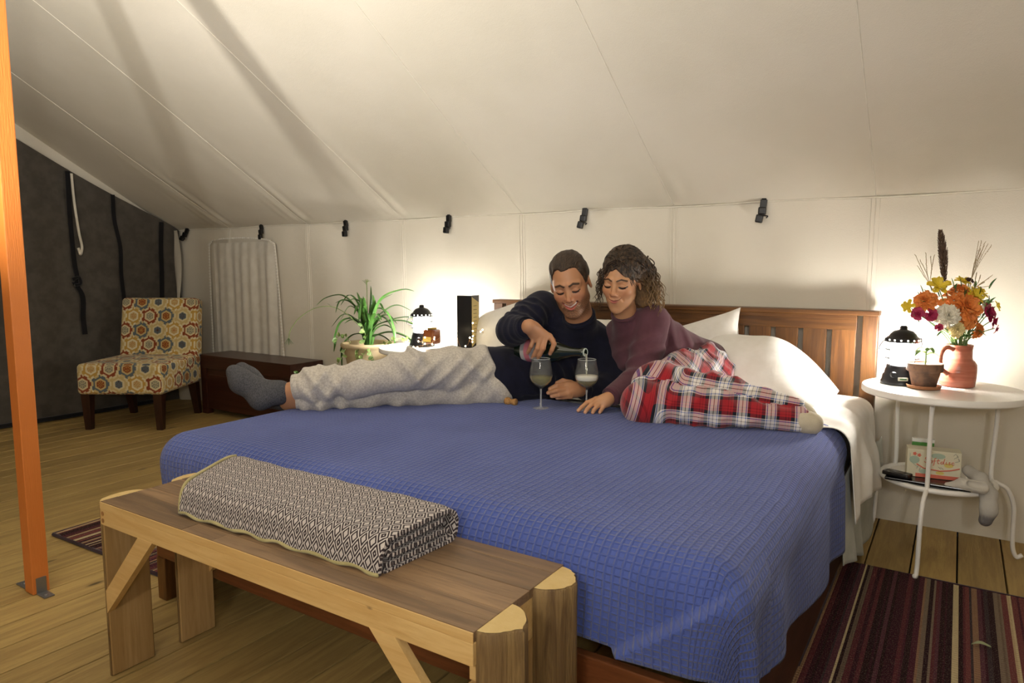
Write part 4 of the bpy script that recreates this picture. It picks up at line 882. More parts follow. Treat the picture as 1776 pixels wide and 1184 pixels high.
for i, (nm, cl, px, py, r, rg, fw, lb, nv) in enumerate(FLW):
    c = camp(px, py, FD - fw); R = 1.2 * r / FPX * FD; nv = CR * nv[0] - CF * nv[1] + UP * nv[2]
    base = JC + [random.uniform(-.015, .015), random.uniform(-.015, .015), .02]; rim = JC + (c - JC) * [.18, .18, 0] + [0, 0, .156]
    t = thing(nm, base, lb, 'flower', 'flowers in the pink jug')
    mk('bloom', petals(c, nv, R, rg, i, width=1.5 if rg is DENSE else (1.0 if rg is not LILY else .62), ruff=.55 if rg is DENSE else .25), PM[cl], t)
    q = spline([base, rim, (rim + c) / 2 + [0, 0, .012], c - nrm(nv) * .004], 6); mk('stem', tube(q, .0018, 5), M_FSTEM, t, smooth=True)
    if i % 2 == 0 or i < 5:
        for k in (9, 13): 
            sd = CR * random.uniform(-1, 1) - CF * random.uniform(-.2, .8) + UP * random.uniform(-.3, .5); mk('leaf', ribbon([q[k], q[k] + sd * .018 + [0, 0, .008], q[k] + sd * .042], .012, n=4), M_FLEAF, t, smooth=True)
# plume and dry grasses
base = JC + [-.01, 0, .02]; t = thing('plume_grass', base, 'tall dark brown feathery grass plume rising from the bouquet', 'dried grass')
q = spline([base, JC + [-.015, .0, .17], camp(1640, 500, FD), camp(1637, 450, FD), camp(1631, 399, FD)], 10); mk('stem', tube(q, .0016, 5), petalmat('dry_stem', '8a7450', '6e5a3c'), t, smooth=True)
fl_ = []; gg = np.random.default_rng(4)
for k in range(260):
    f = gg.uniform(.50, 1.); i = f * (len(q) - 1); p = q[int(i)]; L = .030 * math.sin(PI * min(1, (f - .47) / .56)) + .006; sd = nrm(CR * gg.normal() * .8 + CF * gg.normal() * .8); e = p + sd * L * .45 + (q[-1] - q[-2]) / np.linalg.norm(q[-1] - q[-2]) * L; fl_.append(tube(np.array([p, (p + e) / 2 + sd * .002, e]), [.0008, .0018, .0005], 4))
mk('feathers', merge(fl_), petalmat('plume_brown', '6b5240', '4a382c'), t, smooth=True)
for lb, root, tips in (('spray of fine dry grass on the left of the bouquet', (1612, 492), [(1588, 443), (1596, 452), (1606, 440), (1614, 446), (1592, 462), (1620, 444)]), ('spray of fine dry grass stalks on the upper right of the bouquet', (1684, 486), [(1697, 420), (1702, 419), (1708, 421), (1713, 424), (1719, 426), (1706, 428), (1700, 432)]), ('wispy cluster of tiny pale flowers at the right of the bouquet', (1690, 500), [(1720, 478), (1712, 484), (1700, 478), (1706, 490), (1716, 496), (1694, 474)])):
    t = thing('grass_spray', JC + [.005, .008, .02], lb, 'dried grass'); r0 = camp(*root, FD + .01); q = spline([JC + [.005, .008, .02], JC + [.005, .008, .15], r0], 6); mk('stem', tube(q, .0015, 5), petalmat('straw', 'b5a27c', '94825c'), t, smooth=True)
    for tx, ty in tips:
        e = camp(tx, ty, FD + random.uniform(-.02, .03)); m_ = (r0 + e) / 2 + CR * random.uniform(-.006, .006); pts = spline([r0, m_, e], 8); pp_ = [tube(pts, .0008, 4)]
        for k in range(6, len(pts)): pp_.append(tube(np.array([pts[k], pts[k] + nrm(e - m_) * .006 + CR * random.uniform(-.003, .003)]), [.0013, .0004], 4))
        mk('stalk', merge(pp_), MATS['straw'], t, smooth=True)
for k in range(10):
    pass
fo_ = []; gg = np.random.default_rng(14); t = thing('greenery_sprig', JC + [.0, .006, .02], 'green filler leaves and pale tiny buds between the blooms', 'foliage')
for k in range(80):
    px, py = gg.uniform(1592, 1720), gg.uniform(500, 592); 
    if py > 560 and (px < 1630 or px > 1690): continue
    c = camp(px, py, FD - gg.uniform(-.05, .035)); sd = nrm(c - (JC + [0, 0, .15])) + CR * gg.normal() * .4 + UP * gg.normal() * .3; mk('leaf', ribbon([c, c + sd * .014 + [0, 0, .004], c + sd * .036], gg.uniform(.009, .016), n=4), M_FLEAF, t, smooth=True)
mk('stems', merge([tube(np.array([JC + [.0, .006, .02] + CR * gg.uniform(-.02, .02), JC + CR * gg.uniform(-.03, .03) + UP * .16, camp(gg.uniform(1615, 1700), gg.uniform(530, 560), FD)]), .0014, 5) for k in range(16)]), M_FSTEM, t)
bud = [mv(lathe([(.0003, -.002), (.0025, 0), (.0003, .002)], 6), camp(gg.uniform(1600, 1680), gg.uniform(500, 560), FD - gg.uniform(0, .04))) for k in range(70)]
tag(mk('buds', merge(bud), petalmat('pale_bud', 'dfe4cf', 'c9d2b4'), t), kind='stuff')
# clay pot with seedling
CP = np.array([-.088, 2.862, TZ]); M_TERRA = mat('terracotta', lambda: (mix(smooth01(noise(coords('Object'), 30., 5), .4, .65), lin('7c5d48'), lin('5a463a')), noise(coords('Object'), 70., 3), .0012), .85)
sa = mk('pot_saucer', mv(lathe([(.044, 0), (.052, .003), (.056, .013), (.053, .014), (.048, .006), (0, .006)], 44), CP), mat('terracotta_saucer', 'a4714e', .8), smooth=True, auto=40); tag(sa, 'small terracotta saucer under the seedling pot', 'saucer')
cpz = CP + [0, 0, .0065]; sp2 = thing('seedling_pot', cpz, 'small weathered terracotta pot with a green seedling', 'potted plant')
mk('pot', mv(lathe([(.036, 0), (.038, .002), (.050, .055), (.0555, .056), (.058, .060), (.0585, .084), (.055, .086), (.052, .080)], 44), cpz), M_TERRA, sp2, smooth=True, auto=40)
mk('soil_surface', mv(lathe([(.053, .076), (0, .080)], 24, cap=False), cpz), M_SOIL, sp2)
mk('stem', tube(spline([cpz + [0, 0, .075], cpz + [.001, 0, .10], cpz + [.001, 0, .135]], 5), .003, 6), M_FSTEM, sp2, smooth=True)
M_SEED = leafmat('seedling_leaf', '8fae72', '6f9452')
for (a, b, h) in ((-.045, .01, .118), (.045, .01, .112), (-.030, -.02, .128), (.040, -.015, .125), (.010, .03, .13)):
    e = cpz + CR * a - CF * b + [0, 0, h]; s0 = cpz + [0, 0, .112 + .01 * (h - .112) / .01]; mk('leaf', ribbon([s0, (s0 + e) / 2 + [0, 0, .008], e + [0, 0, -.006]], .020, n=5), M_SEED, sp2, smooth=True)
# ================================================================ ON THE LOWER SHELF
SZ = .2945; dev = mk('tablet_computer', mv(xf(box((-.13, -.05, 0), (.13, .05, .009), .003), rotz(-.05)), (-.055, 2.80, SZ + .0065)), mat('black_gloss', '0c0c0e', .18)); tag(dev, 'flat black tablet lying under the small box on the table shelf', 'tablet')
ph = thing('remote_control', (-.145, 2.79, SZ + .016), 'black rounded handset at the left end of the table shelf', 'handset')
mk('case', mv(xf(box((-.045, -.022, 0), (.045, .022, .016), .006), rotz(-.35)), (-.15, 2.79, SZ + .0162)), M_BLKPL, ph)
mk('screen', mv(xf(box((-.035, -.015, 0), (.025, .015, .0006), .0002), rotz(-.35)), (-.15, 2.79, SZ + .0322)), mat('black_gloss', '0c0c0e', .18), ph)
BXP = np.array([-.045, 2.855, SZ + .0165]); Rb = rotz(.13); bw, bdp, bh = .165, .065, .100
cb = thing('product_box', BXP, 'small cream paper box with coral lettering and leaf print', 'box')
def bx_(lo, hi, bev=0): return mv(xf(box(lo, hi, bev), Rb), BXP)
M_CARD = mat('cream_card', 'dcd6bb', .6); M_CORAL = mat('coral_ink', 'd8705a', .6); M_TEALI = mat('sage_ink', 'a9bca8', .6); M_NAVYI = mat('navy_ink', '3c4450', .6); M_YELI = mat('yellow_ink', 'd8c66c', .6)
bb = mk('carton', bx_((-bw / 2, -bdp / 2, 0), (bw / 2, bdp / 2, bh), .002), M_CARD, cb)
fy = -bdp / 2
def onbox(pts, y=.0): return mv(xf((np.array([(a, fy - .0006 - y, b) for a, b in pts]), [()]), Rb), BXP)[0]
mk('coral_band', bx_((-bw / 2 + .028, fy - .0008, .001), (bw / 2 - .002, fy, .014)), M_CORAL, bb)
mk('coral_arc', tube(onbox([(-bw / 2 + .03, .047), (-.03, .034), (.02, .029), (.05, .034), (bw / 2 - .004, .044)]), .0022, 5), M_CORAL, bb, smooth=True)
mk('round_flap_line', tube(spline(onbox([(-bw / 2 + .008, .085), (-bw / 2 + .01, .06), (-bw / 2 + .022, .045), (-bw / 2 + .035, .036)]), 5), .001, 5), M_TEALI, bb)
for (a, b, rx, rz, m_) in ((-.06, .062, .016, .014, M_TEALI), (.012, .082, .022, .010, M_TEALI), (.045, .052, .014, .008, M_YELI), (-.03, .022, .014, .008, M_TEALI), (.02, .022, .013, .006, M_YELI)):
    k = np.linspace(0, 2 * PI, 17)[:-1]; mk('print_patch', extrude(onbox([(a + rx * math.cos(t), b + rz * math.sin(t)) for t in k]), Rb @ np.array([0, -.0004, 0])), m_, bb)
for (a, b, an) in ((.060, .078, .6), (.072, .084, 2.2), (.064, .066, .3), (.076, .070, 1.9), (.058, .088, .9), (-.052, .030, 1.1), (-.044, .024, 1.2), (.022, .036, 2.4), (.03, .036, 2.5)):
    d = np.array([math.cos(an), math.sin(an)]); mk('print_leaf', ribbon(onbox([(a, b), tuple(np.array([a, b]) + d * .006), tuple(np.array([a, b]) + d * .013)], .0004), .005, n=3), M_NAVYI, bb)
for (a, b) in ((-.060, .084), (-.046, .080)): k = np.linspace(0, 2 * PI, 13)[:-1]; mk('print_blossom', extrude(onbox([(a + .006 * math.cos(t) * (1 + .3 * math.cos(5 * t)), b + .006 * math.sin(t) * (1 + .3 * math.cos(5 * t))) for t in k], .0003), Rb @ np.array([0, -.0004, 0])), M_CORAL, bb)
# hand-lettered word, one stroke path for each letter
LET = [[(.95, 1.25), (.55, 1.45), (.2, 1.2), (.35, .9), (.7, .6), (.75, .2), (.35, 0), (0, .25)], [(1.35, .65), (1.05, .5), (1.05, .1), (1.35, 0), (1.6, .3), (1.45, .65), (1.7, .6)], [(2.35, 1.3), (2.1, 1.35), (2.0, .8), (1.9, -.4), (1.7, -.6)], [(1.75, .6), (2.3, .65)], [(2.75, 1.2), (2.6, .5), (2.7, .02), (2.95, .1)], [(2.4, .75), (3.05, .8)], [(3.75, .55), (3.35, .55), (3.2, .15), (3.45, 0), (3.75, .35)], [(3.95, 1.4), (3.8, .6), (3.75, .1), (3.95, .05)], [(4.3, .65), (4.2, .15), (4.35, 0), (4.5, .1)], [(4.36, .95), (4.38, 1.0)], [(5.05, .65), (4.8, .6), (4.85, .4), (5.05, .2), (4.85, 0), (4.65, .08)], [(5.75, .55), (5.45, .6), (5.3, .25), (5.5, 0), (5.8, .15)]]
for L in LET: mk('lettering', tube(spline(onbox([(-.030 + a * .0158, .0555 + b * .0135) for a, b in L], .0002), 6) if len(L) > 2 else onbox([(-.030 + a * .0158, .0555 + b * .0135) for a, b in L], .0002), .0012, 5), M_CORAL, bb, smooth=True)
gp = thing('packet', (-.065, 2.91, SZ), 'white and green packet sticking up behind the cream box', 'packet')
mk('packet_body', mv(xf(box((-.035, -.010, 0), (.035, .010, .125), .002), rotz(.1)), (-.080, 2.912, SZ)), mat('packet_green', '4f8f3c', .4), gp)
mk('packet_top', mv(xf(box((-.036, -.011, .125), (.036, .011, .138), .002), rotz(.1)), (-.080, 2.912, SZ)), mat('packet_white', 'e8e8e2', .4), gp)
def sock(name, fn, lo, hi, m, lb): o = mk(name, nets(fn, lo, hi, .0028), m, smooth=True); tag(o, lb, 'sock', 'socks on the table shelf'); return o
M_SOCKG = mat('grey_toe_sock', lambda: (mix(smooth01(sep(coords('Object'))[2], .030, .055), lin('6f6c6c'), lin('b4b0a8')), noise(coords('Object'), 500., 1), .0006), .95)
M_SOCKW = fabric('pale_sock', 'c9c4ba', 'bbb5aa', weave=700.)
s0 = np.array([.10, 2.80, SZ])
hang = [s0 + [-.035, .05, .055], s0 + [-.005, .01, .040], s0 + [.022, -.022, .006], s0 + [.024, -.040, -.045], s0 + [.020, -.042, -.085]]
def fk(p):
    d = cone(p, hang[0], hang[1], .018, .023); d = smin(d, cone(p, hang[1], hang[2], .023, .022), .015); d = smin(d, cone(p, hang[2], hang[3], .022, .024), .015); d = smin(d, cone(p, hang[3], hang[4], .024, .021), .015); return d + .002 * waves(p, 71, 90)
sock('sock', fk, s0 - [.09, .10, .13], s0 + [.08, .10, .10], M_SOCKG, 'grey toed sock hanging over the edge of the table shelf')
w0 = s0 + [-.03, -.035, .02]; A_, B_, D_ = w0 + [-.065, .0, -.004], w0 + [-.02, -.004, .008], w0 + [.030, -.010, .006]
def fw(p):
    d = cone(p, A_, B_, .010, .020); d = smin(d, cone(p, B_, D_, .020, .022), .012); c = cone(p, B_ + [.02, -.012, .008], D_ + [.02, -.02, .012], .012, .014); d = smax(d, -c, .006); return d + .0015 * waves(p, 72, 110)
sock('sock', fw, w0 - [.10, .06, .05], w0 + [.08, .05, .06], M_SOCKW, 'pale grey sock bunched on top of the hanging sock')
# ================================================================ PEOPLE
BED = BTOP + .003
def bedp(px, py, r): k = (592 - py) / FPX * math.cos(TH) - math.sin(TH); return camp(px, py, (BED + r - HC) / k)
def chain(p, pts, k=.02):
    d = None
    for (a, ra), (b, rb) in zip(pts[:-1], pts[1:]):
        e = cone(p, a, b, ra, rb); d = e if d is None else smin(d, e, k)
    return d
def lines(p, pts):
    d = np.full(len(p), 9.)
    for a, b in zip(pts[:-1], pts[1:]): d = np.minimum(d, cone(p, a, b, 0))
    return d
def head_sdf(p, fem, smile):
    q = p.copy(); q[:, 0] = np.abs(q[:, 0]); x, y, z = p.T; w = .93 if fem else 1.
    d = ell(p, (0, .018, .032), (.074 * w, .097, .086)); d = smin(d, ell(p, (0, -.030, -.030), (.061 if not fem else .055, .060, .080 if not fem else .077)), .03)
    d = smin(d, cone(q, ((.047, -.004, -.060) if not fem else (.039, -.004, -.054)), ((.018, -.058, -.096) if not fem else (.012, -.058, -.092)), .021 if not fem else .017, .017 if not fem else .014), .025)
    d = smin(d, ell(p, (0, -.066, -.100), (.020, .019, .016) if not fem else (.015, .017, .015)), .02)
    d = smin(d, ell(q, (.039 * w, -.054, -.022), (.022, .025, .022)), .018)
    d = smin(d, cone(q, (.044, -.064, .020), (.012, -.081, .022), .007 if fem else .009), .014)
    d = smax(d, -ell(q, (.031, -.094, .002), (.018, .015, .011)), .012)
    d = smin(d, ell(q, (.031, -.0720, .001), (.0150, .0125, .0115)), .004)
    d = smin(d, cone(p, (0, -.080, .012), (0, -.100 if fem else -.103, -.026), .0055, .0085), .010)
    d = smin(d, ell(p, (0, -.100 if fem else -.103, -.029), (.0095, .0095, .0085)), .006); d = smin(d, ell(q, (.0115, -.091, -.032), (.0070, .0085, .0065)), .005)
    d = smax(d, -ell(q, (.0055, -.100, -.039), (.0032, .004, .004)), .003)
    # mouth
    t = np.linspace(-1, 1, 9); mw = .029 if not fem else .0285; lift = .013 * smile + (.004 if fem else 0)
    up = [np.array([a * mw, -.0905 + .020 * a * a, -.0545 + lift * a * a - .001 * math.cos(a * 9)]) for a in t]
    op = .0105 if smile > .8 else .0038
    lo = [np.array([a * mw * .9, -.0900 + .019 * a * a, -.0555 - op - .003 + (lift + op) * a * a]) for a in t]
    md = [(a + b) / 2 for a, b in zip(up, lo)]
    d = smin(d, ell(p, (0, -.060, -.062), (.034, .030, .026)), .015)
    dl = np.minimum(lines(p, up) - .0032, lines(p, lo) - .0042); d = smin(d, dl, .006)
    dm = lines(p, [m + [0, -.003, .0] for m in md])
    if smile > .8: dm = np.minimum(dm, lines(p, [m + [0, .003, .0] for m in md[1:-1]]))
    d = smax(d, -(dm - (.0052 if smile > .8 else .0012)), .003)
    # smile creases
    d = smax(d, -(lines(q, [np.array(v) for v in ((.016, -.096, -.030), (.028, -.088, -.042), (.034, -.078, -.056))]) - .0035), .006)
    # ears and neck
    Re = rotz(.35) @ roty(-.12); qe = q - np.array([.0745 * w, .018, -.004]); e = ell(qe, (0, 0, 0), (.0075, .019, .031), Re); e = smax(e, -ell(qe, (.007, -.003, .002), (.006, .010, .018), Re), .005); d = smin(d, e, .008)
    nr = .045 if fem else .056; d = smin(d, cone(p, (0, .030, -.055), (0, .052, -.17), nr, nr * 1.05), .03)
    return d, up, lo, md
def head_color(p, fem, up, lo, md, skin, rosy, lip, hairc, beard):
    q = p.copy(); q[:, 0] = np.abs(q[:, 0]); n = len(p); col = np.tile(np.array(lin(skin)), (n, 1)); L = lambda c: np.array(lin(c))
    def bl(m, c): nonlocal col; col = col * (1 - m[:, None]) + L(c) * m[:, None]
    bl(.45 * np.exp(-((q[:, 0] - .038) ** 2 + (q[:, 2] + .025) ** 2) / .0006) * (p[:, 1] < -.03), rosy); bl(.4 * np.exp(-(p[:, 0] ** 2 + (p[:, 2] + .03) ** 2) / .00025) * (p[:, 1] < -.08), rosy)
    if beard:
        m = sst(-p[:, 2], .030, .055) * sst(p[:, 1], .045, .015) * sst(p[:, 2], -.155, -.120)
        m = m * np.clip(1 - np.exp(-((q[:, 0] - .030) ** 2 + (p[:, 2] + .030) ** 2) / .0004) * 1.0, 0, 1); m *= .55 + .45 * (waves(p, 91, 900) > -.2)
        m *= np.where((p[:, 2] > -.048) & (q[:, 0] < .026), .75, 1.); bl(.62 * m, beard)
    dl = np.minimum(lines(p, up) - .0038, lines(p, lo) - .0056); bl(sst(-dl, -.0014, .0010), lip)
    dm = lines(p, md); bl((sst(-dm, -.0055, -.003) * (p[:, 1] > -.0905) if not fem else sst(-lines(p * [1, 0, 1], [m * [1, 0, 1] for m in md]), -.0016, -.0005)) * .85, '4a1c1a')
    br = [np.array(v) for v in ((.011, 0, .0215), (.026, 0, .0275), (.046, 0, .0215))]; q2 = q.copy(); q2[:, 1] = 0
    bl(sst(-lines(q2, br), -(.0052 if not fem else .0038), -.0025) * (p[:, 1] < -.04) * .92, hairc)
    ls = [np.array(v) for v in ((.0175, 0, -.0035), (.026, 0, -.0052), (.036, 0, -.0050), (.0465, 0, -.0015))]; bl(sst(-lines(q2, ls), -(.0036 if fem else .0030), -.0016) * (p[:, 1] < -.04), '15100d')
    l2_ = [np.array(v) for v in ((.021, 0, -.0072), (.031, 0, -.0088), (.041, 0, -.0066))]; bl(sst(-lines(q2, l2_), -.0030, -.0016) * (p[:, 1] < -.04) * .9, '1d120d')
    cr = [np.array(v) for v in ((.018, 0, .0075), (.031, 0, .0105), (.045, 0, .0060))]; bl(.35 * sst(-lines(q2, cr), -.0022, -.0008) * (p[:, 1] < -.04), '6a3f2c')
    bl(sst(-ell(q, (.0055, -.100, -.039), (.004, .005, .004)), -.001, .001) * .8, '3a1a12')
    return col
M_SKIN = mat('skin', lambda: (attr('Col'), noise(coords('Object'), 900., 2), .0002), .48, spec=.4, sss=.12)
def HR(roll, yaw, pitch): B = np.stack([CR, CF, UP], 1); r = math.radians; return B @ roty(r(roll)) @ rotz(r(yaw)) @ rotx(r(pitch))
def hand_mesh(chains, palm, h=.0024, k=.006):
    P = np.concatenate([np.array([a for a, _ in c]) for c in chains + palm]); lo, hi = P.min(0) - .045, P.max(0) + .045
    def fn(p):
        d = None
        for c in palm: e = chain(p, c, .012); d = e if d is None else smin(d, e, .016)
        for c in chains: d = smin(d, chain(p, c, .003), k)
        return d
    return nets(fn, lo, hi, h)
def limb(*a): return [(camp(x, y, z), r) for x, y, z, r in a]
HS = {False: np.array([.955, 1., 1.]), True: np.array([.955] * 3)}
def person(name, label, hd, hands, limbs, skin, nail='d9a98c'):
    (c, R, fem, smile, rosy, lip, hairc, beard) = hd
    info = {}
    def fn(p): d, a, b, m = head_sdf(p, fem, smile); info['m'] = (a, b, m); return d
    V, F = nets(fn, (-.10, -.125, -.20), (.10, .14, .13), .0018)
    col = head_color(V, fem, *info['m'], skin, rosy, lip, hairc, beard); parts = [((V * HS[fem]) @ R.T + c, F)]; cols = [col]
    for ch_, pm in hands:
        V, F = hand_mesh(ch_, pm); cc = np.tile(np.array(lin(skin)), (len(V), 1))
        for f in ch_:
            tip, rt = f[-1]; prev = f[-2][0]; d = nrm(tip - prev); m = sst(-np.linalg.norm(V - tip - d * .001 + CF * .004, axis=1), -.0075, -.005); cc = cc * (1 - .5 * m[:, None]) + np.array(lin(nail)) * .5 * m[:, None]
            for kk in range(1, len(f) - 1): m = np.exp(-(np.linalg.norm(V - f[kk][0], axis=1) / .009) ** 2) * .25; cc = cc * (1 - m[:, None]) + np.array(lin(rosy)) * m[:, None]
        parts.append((V, F)); cols.append(cc)
    P = np.concatenate([np.array([a for a, _ in c_]) for c_ in limbs]); lo, hi = P.min(0) - .16, P.max(0) + .16
    def fb(p):
        d = None
        for c_ in limbs: e = chain(p, c_, .03); d = e if d is None else smin(d, e, .03)
        return d
    V, F = nets(fb, lo, hi, .009); parts.append((V, F)); cols.append(np.tile(np.array(lin(skin)), (len(V), 1)))
    o = mk(name, merge(parts), M_SKIN, smooth=True, vcol=np.concatenate(cols)); tag(o, label, 'person'); return o
def garment(name, fn, pts, m, par, h=.005, pad=.16, **kw):
    P = np.array(pts); V, F = nets(fn, P.min(0) - pad, P.max(0) + pad, h); return V, F
def folds(p, a, b, amp, lam, seed, c0=0., c1=1., tilt=0.):
    a = np.asarray(a); b = np.asarray(b); ab = b - a; L = np.linalg.norm(ab); t = ((p - a) @ ab) / (L * L); w = sst(t, c0 - .12, c0 + .05) * (1 - sst(t, c1 - .05, c1 + .12)); n = np.cross(ab / L, CF)
    f = np.sin(2 * PI * (t * L + tilt * (p @ n)) / (lam * 1.3) + 2.6 * waves(p, seed, 9)); return .75 * amp * w * (f - .35 * f * f) * np.clip(.5 + .7 * waves(p, seed + 500, 11), 0, 1.2)
# ---------------------------------------------------------------- the man
hc = camp(989, 492, 2.655); Rm = HR(-9, -14, 17)
def W_(loc, c, R): return np.asarray(loc) @ R.T + c
RS, RE, RW = camp(940, 532, 2.84), camp(888, 572, 2.70), camp(918, 566, 2.565)
LS, LE, LW = camp(1042, 602, 2.86), camp(1066, 668, 2.80), camp(1010, 677, 2.68)
CH, BE, HI = camp(988, 607, 2.88), camp(930, 645, 2.84), camp(874, 654, 2.78)
NK = W_((0, .05, -.165), hc, Rm)
rk, rm, ra = camp(708, 642, 2.585), camp(622, 659, 2.565), camp(533, 668, 2.555); rh = camp(850, 638, 2.75)
lh, lk, la = camp(862, 668, 2.74), bedp(722, 675, .056), bedp(532, 690, .042)
f = .0085
rhand = ([[(camp(954, 583, 2.60), .0105), (camp(961, 596, 2.588), .0092), (camp(957, 607, 2.590), .0084), (camp(954, 613, 2.600), .0074)],
          [(camp(945, 588, 2.585), .0108), (camp(942, 604, 2.574), .0094), (camp(936, 615, 2.588), .0086), (camp(933, 620, 2.602), .0076)],
          [(camp(936, 589, 2.580), .0104), (camp(932, 604, 2.574), .0090), (camp(927, 615, 2.592), .0083), (camp(924, 620, 2.606), .0074)],
          [(camp(926, 588, 2.585), .0094), (camp(921, 600, 2.585), .0080), (camp(917, 608, 2.602), .0072), (camp(915, 612, 2.612), .0066)],
          [(camp(938, 575, 2.615), .013), (camp(952, 582, 2.66), .0105), (camp(960, 590, 2.69), .009)]],
         [[(RW + (RE - RW) * .35, .028), (RW, .025), (camp(926, 572, 2.583), .024)], [(camp(926, 570, 2.583), .022), (camp(951, 583, 2.602), .0135)], [(camp(925, 570, 2.583), .022), (camp(943, 586, 2.588), .0135)], [(camp(924, 572, 2.583), .020), (camp(934, 587, 2.585), .0130)], [(camp(922, 572, 2.583), .018), (camp(926, 586, 2.588), .0115)]])
lhand = ([[(camp(981, 667, 2.628), .0105), (camp(966, 668, 2.612), .0092), (camp(954, 674, 2.612), .0080)], [(camp(982, 675, 2.616), .0105), (camp(966, 677, 2.600), .0092), (camp(951, 681, 2.606), .0080)], [(camp(985, 683, 2.612), .0100), (camp(970, 685, 2.600), .0086), (camp(957, 687, 2.608), .0076)], [(camp(990, 688, 2.616), .0085), (camp(977, 689, 2.612), .0076), (camp(966, 690, 2.618), .0068)], [(camp(990, 664, 2.65), .012), (camp(976, 660, 2.655), .0095), (camp(966, 664, 2.655), .008)]],
         [[(LW, .026), (camp(1003, 676, 2.66), .025), (camp(992, 674, 2.64), .025)], [(camp(998, 672, 2.645), .020), (camp(983, 668, 2.630), .0135)], [(camp(998, 676, 2.64), .020), (camp(984, 676, 2.620), .0135)], [(camp(998, 680, 2.64), .018), (camp(987, 683, 2.617), .0125)]])
LIMB = [[(NK, .045), (CH, .065), (BE, .075), (HI, .075)], [(CH, .06), (RS, .045), (RE, .042), (RW, .026)], [(CH, .06), (LS, .045), (LE, .040), (LW, .026)], [(rh, .06), (rk, .045), (ra + (rk - ra) * .1, .036), (camp(497, 680, 2.57), .034)], [(lh, .055), (lk, .042), (la, .032), (camp(500, 697, 2.60), .033)]]
man = person('person', 'man in navy sweater and grey sweatpants reclining on the bed and pouring from a bottle', (hc, Rm, False, 1., 'b06a50', 'b8665a', '241a14', '3a2a20'), [rhand, lhand], LIMB, 'ba8864')
HEMC = camp(860, 655, 2.70); HEMN = nrm(camp(760, 700, 2.70) - HEMC)
HEMN = nrm(np.cross(camp(885, 705, 2.68) - camp(836, 606, 2.80), CF)); HEMN = HEMN * np.sign(HEMN @ -CR)
def man_sweater(p):
    d = chain(p, [(CH, .122), (BE, .118), (HI, .114), (camp(835, 648, 2.79), .113)], .05); d = smin(d, chain(p, [(camp(965, 560, 2.86), .075), (camp(1020, 585, 2.87), .080)], .05), .05)
    d = smin(d, chain(p, [(camp(1000, 590, 2.86), .085), (W_((0, .055, -.185), hc, Rm), .066)], .03), .03)
    ar = chain(p, [(RS, .072), (RE, .060), (RW + (RE - RW) * .30, .046)], .02); d = smin(d, ar, .022)
    al = chain(p, [(LS, .074), (LE, .062), (LW + (LE - LW) * .05, .040)], .02); d = smin(d, al, .03)
    d = d + folds(p, RS, RE, .0045, .034, 101, .25, 1., .4) + folds(p, RE, RW, .004, .028, 102, 0, .7) + folds(p, BE, HI, .0050, .045, 103, 0, 1.2, .5) + folds(p, CH, BE, .004, .07, 104, .2, 1., -.6) + .0035 * waves(p, 105, 26)
    d = smax(d, (p - HEMC) @ HEMN, .005)
    return smax(d, (BED + .002) - p[:, 2], .006)
PTS = [CH, BE, HI, RS, RE, RW, LS, LE, LW]
M_NAVY = fabric('navy_knit', '191a2c', '131422', weave=1100., amt=.0007, rough=.95, sheen=.08)
sw = mk('sweater', nets(man_sweater, np.min(PTS, 0) - .15, np.max(PTS, 0) + .15, .005), M_NAVY, man, smooth=True)
M_HEATH = mat('heather_grey', lambda: (mix(smooth01(noise(coords('Object'), 140., 5, .8), .35, .65), lin('d2ccc2'), lin('b0a9a0')), noise(coords('Object'), 600., 2), .0006), .95, sheen=.3, spec=.15)
def man_pants(p):
    r = chain(p, [(rh, .092), (rh + (rk - rh) * .5, .078), (rk, .067), (rm, .056), (ra + (rm - ra) * .16, .057), (ra, .046)], .05)
    l = chain(p, [(lh, .085), (lh + (lk - lh) * .5, .068), (lk, .056), (lk + (la - lk) * .5, .050), (la + (lk - la) * .1, .046), (la, .038)], .05)
    d = smin(r, l, .006); d = smin(d, cone(p, HI, camp(842, 654, 2.77), .084, .092), .05)
    d = d + folds(p, rh, rk, .0095, .11, 111, -.1, .45, 1.1) + folds(p, rh, rk, .011, .07, 112, .75, 1.1, .9) + folds(p, rk, ra, .0085, .085, 113, .1, .9, -1.2) + folds(p, rk, ra, .007, .03, 115, .86, 1.05) + folds(p, lk, la, .010, .06, 114, .0, 1., 1.0) + folds(p, lh, lk, .010, .08, 116, .1, 1., -.9) + .004 * waves(p, 117, 17)
    d = smax(d, -((p - HEMC) @ HEMN) - .025, .006)
    return smax(d, (BED - .002) - p[:, 2], .006)
PT2 = [rh, rk, ra, lh, lk, la, HI]
mk('sweatpants', nets(man_pants, np.min(PT2, 0) - .14, np.max(PT2, 0) + .14, .005), M_HEATH, man, smooth=True)
def cuff(c, axis, r, h, m, par, name, ribs=34):
    a, b, d = frame(axis); V = []; F = []; n = ribs * 2
    for j, (t, k) in enumerate(((-1, .93), (-.9, 1.), (0, 1.02), (.9, 1.), (1, .93))):
        for i in range(n): th = 2 * PI * i / n; rr = r * k * (1 + .025 * (i % 2)); V.append(c + d * t * h / 2 + (a * math.cos(th) + b * math.sin(th)) * rr)
    for j in range(4):
        for i in range(n): F.append((j * n + i, j * n + (i + 1) % n, (j + 1) * n + (i + 1) % n, (j + 1) * n + i))
    return mk(name, (np.array(V), F), m, par, smooth=True)
cuff(ra + nrm(ra - rk) * .034, ra - rk, .0465, .034, M_HEATH, man, 'ankle_cuff'); cuff(la + nrm(la - lk) * .025, la - lk, .037, .030, M_HEATH, man, 'ankle_cuff')
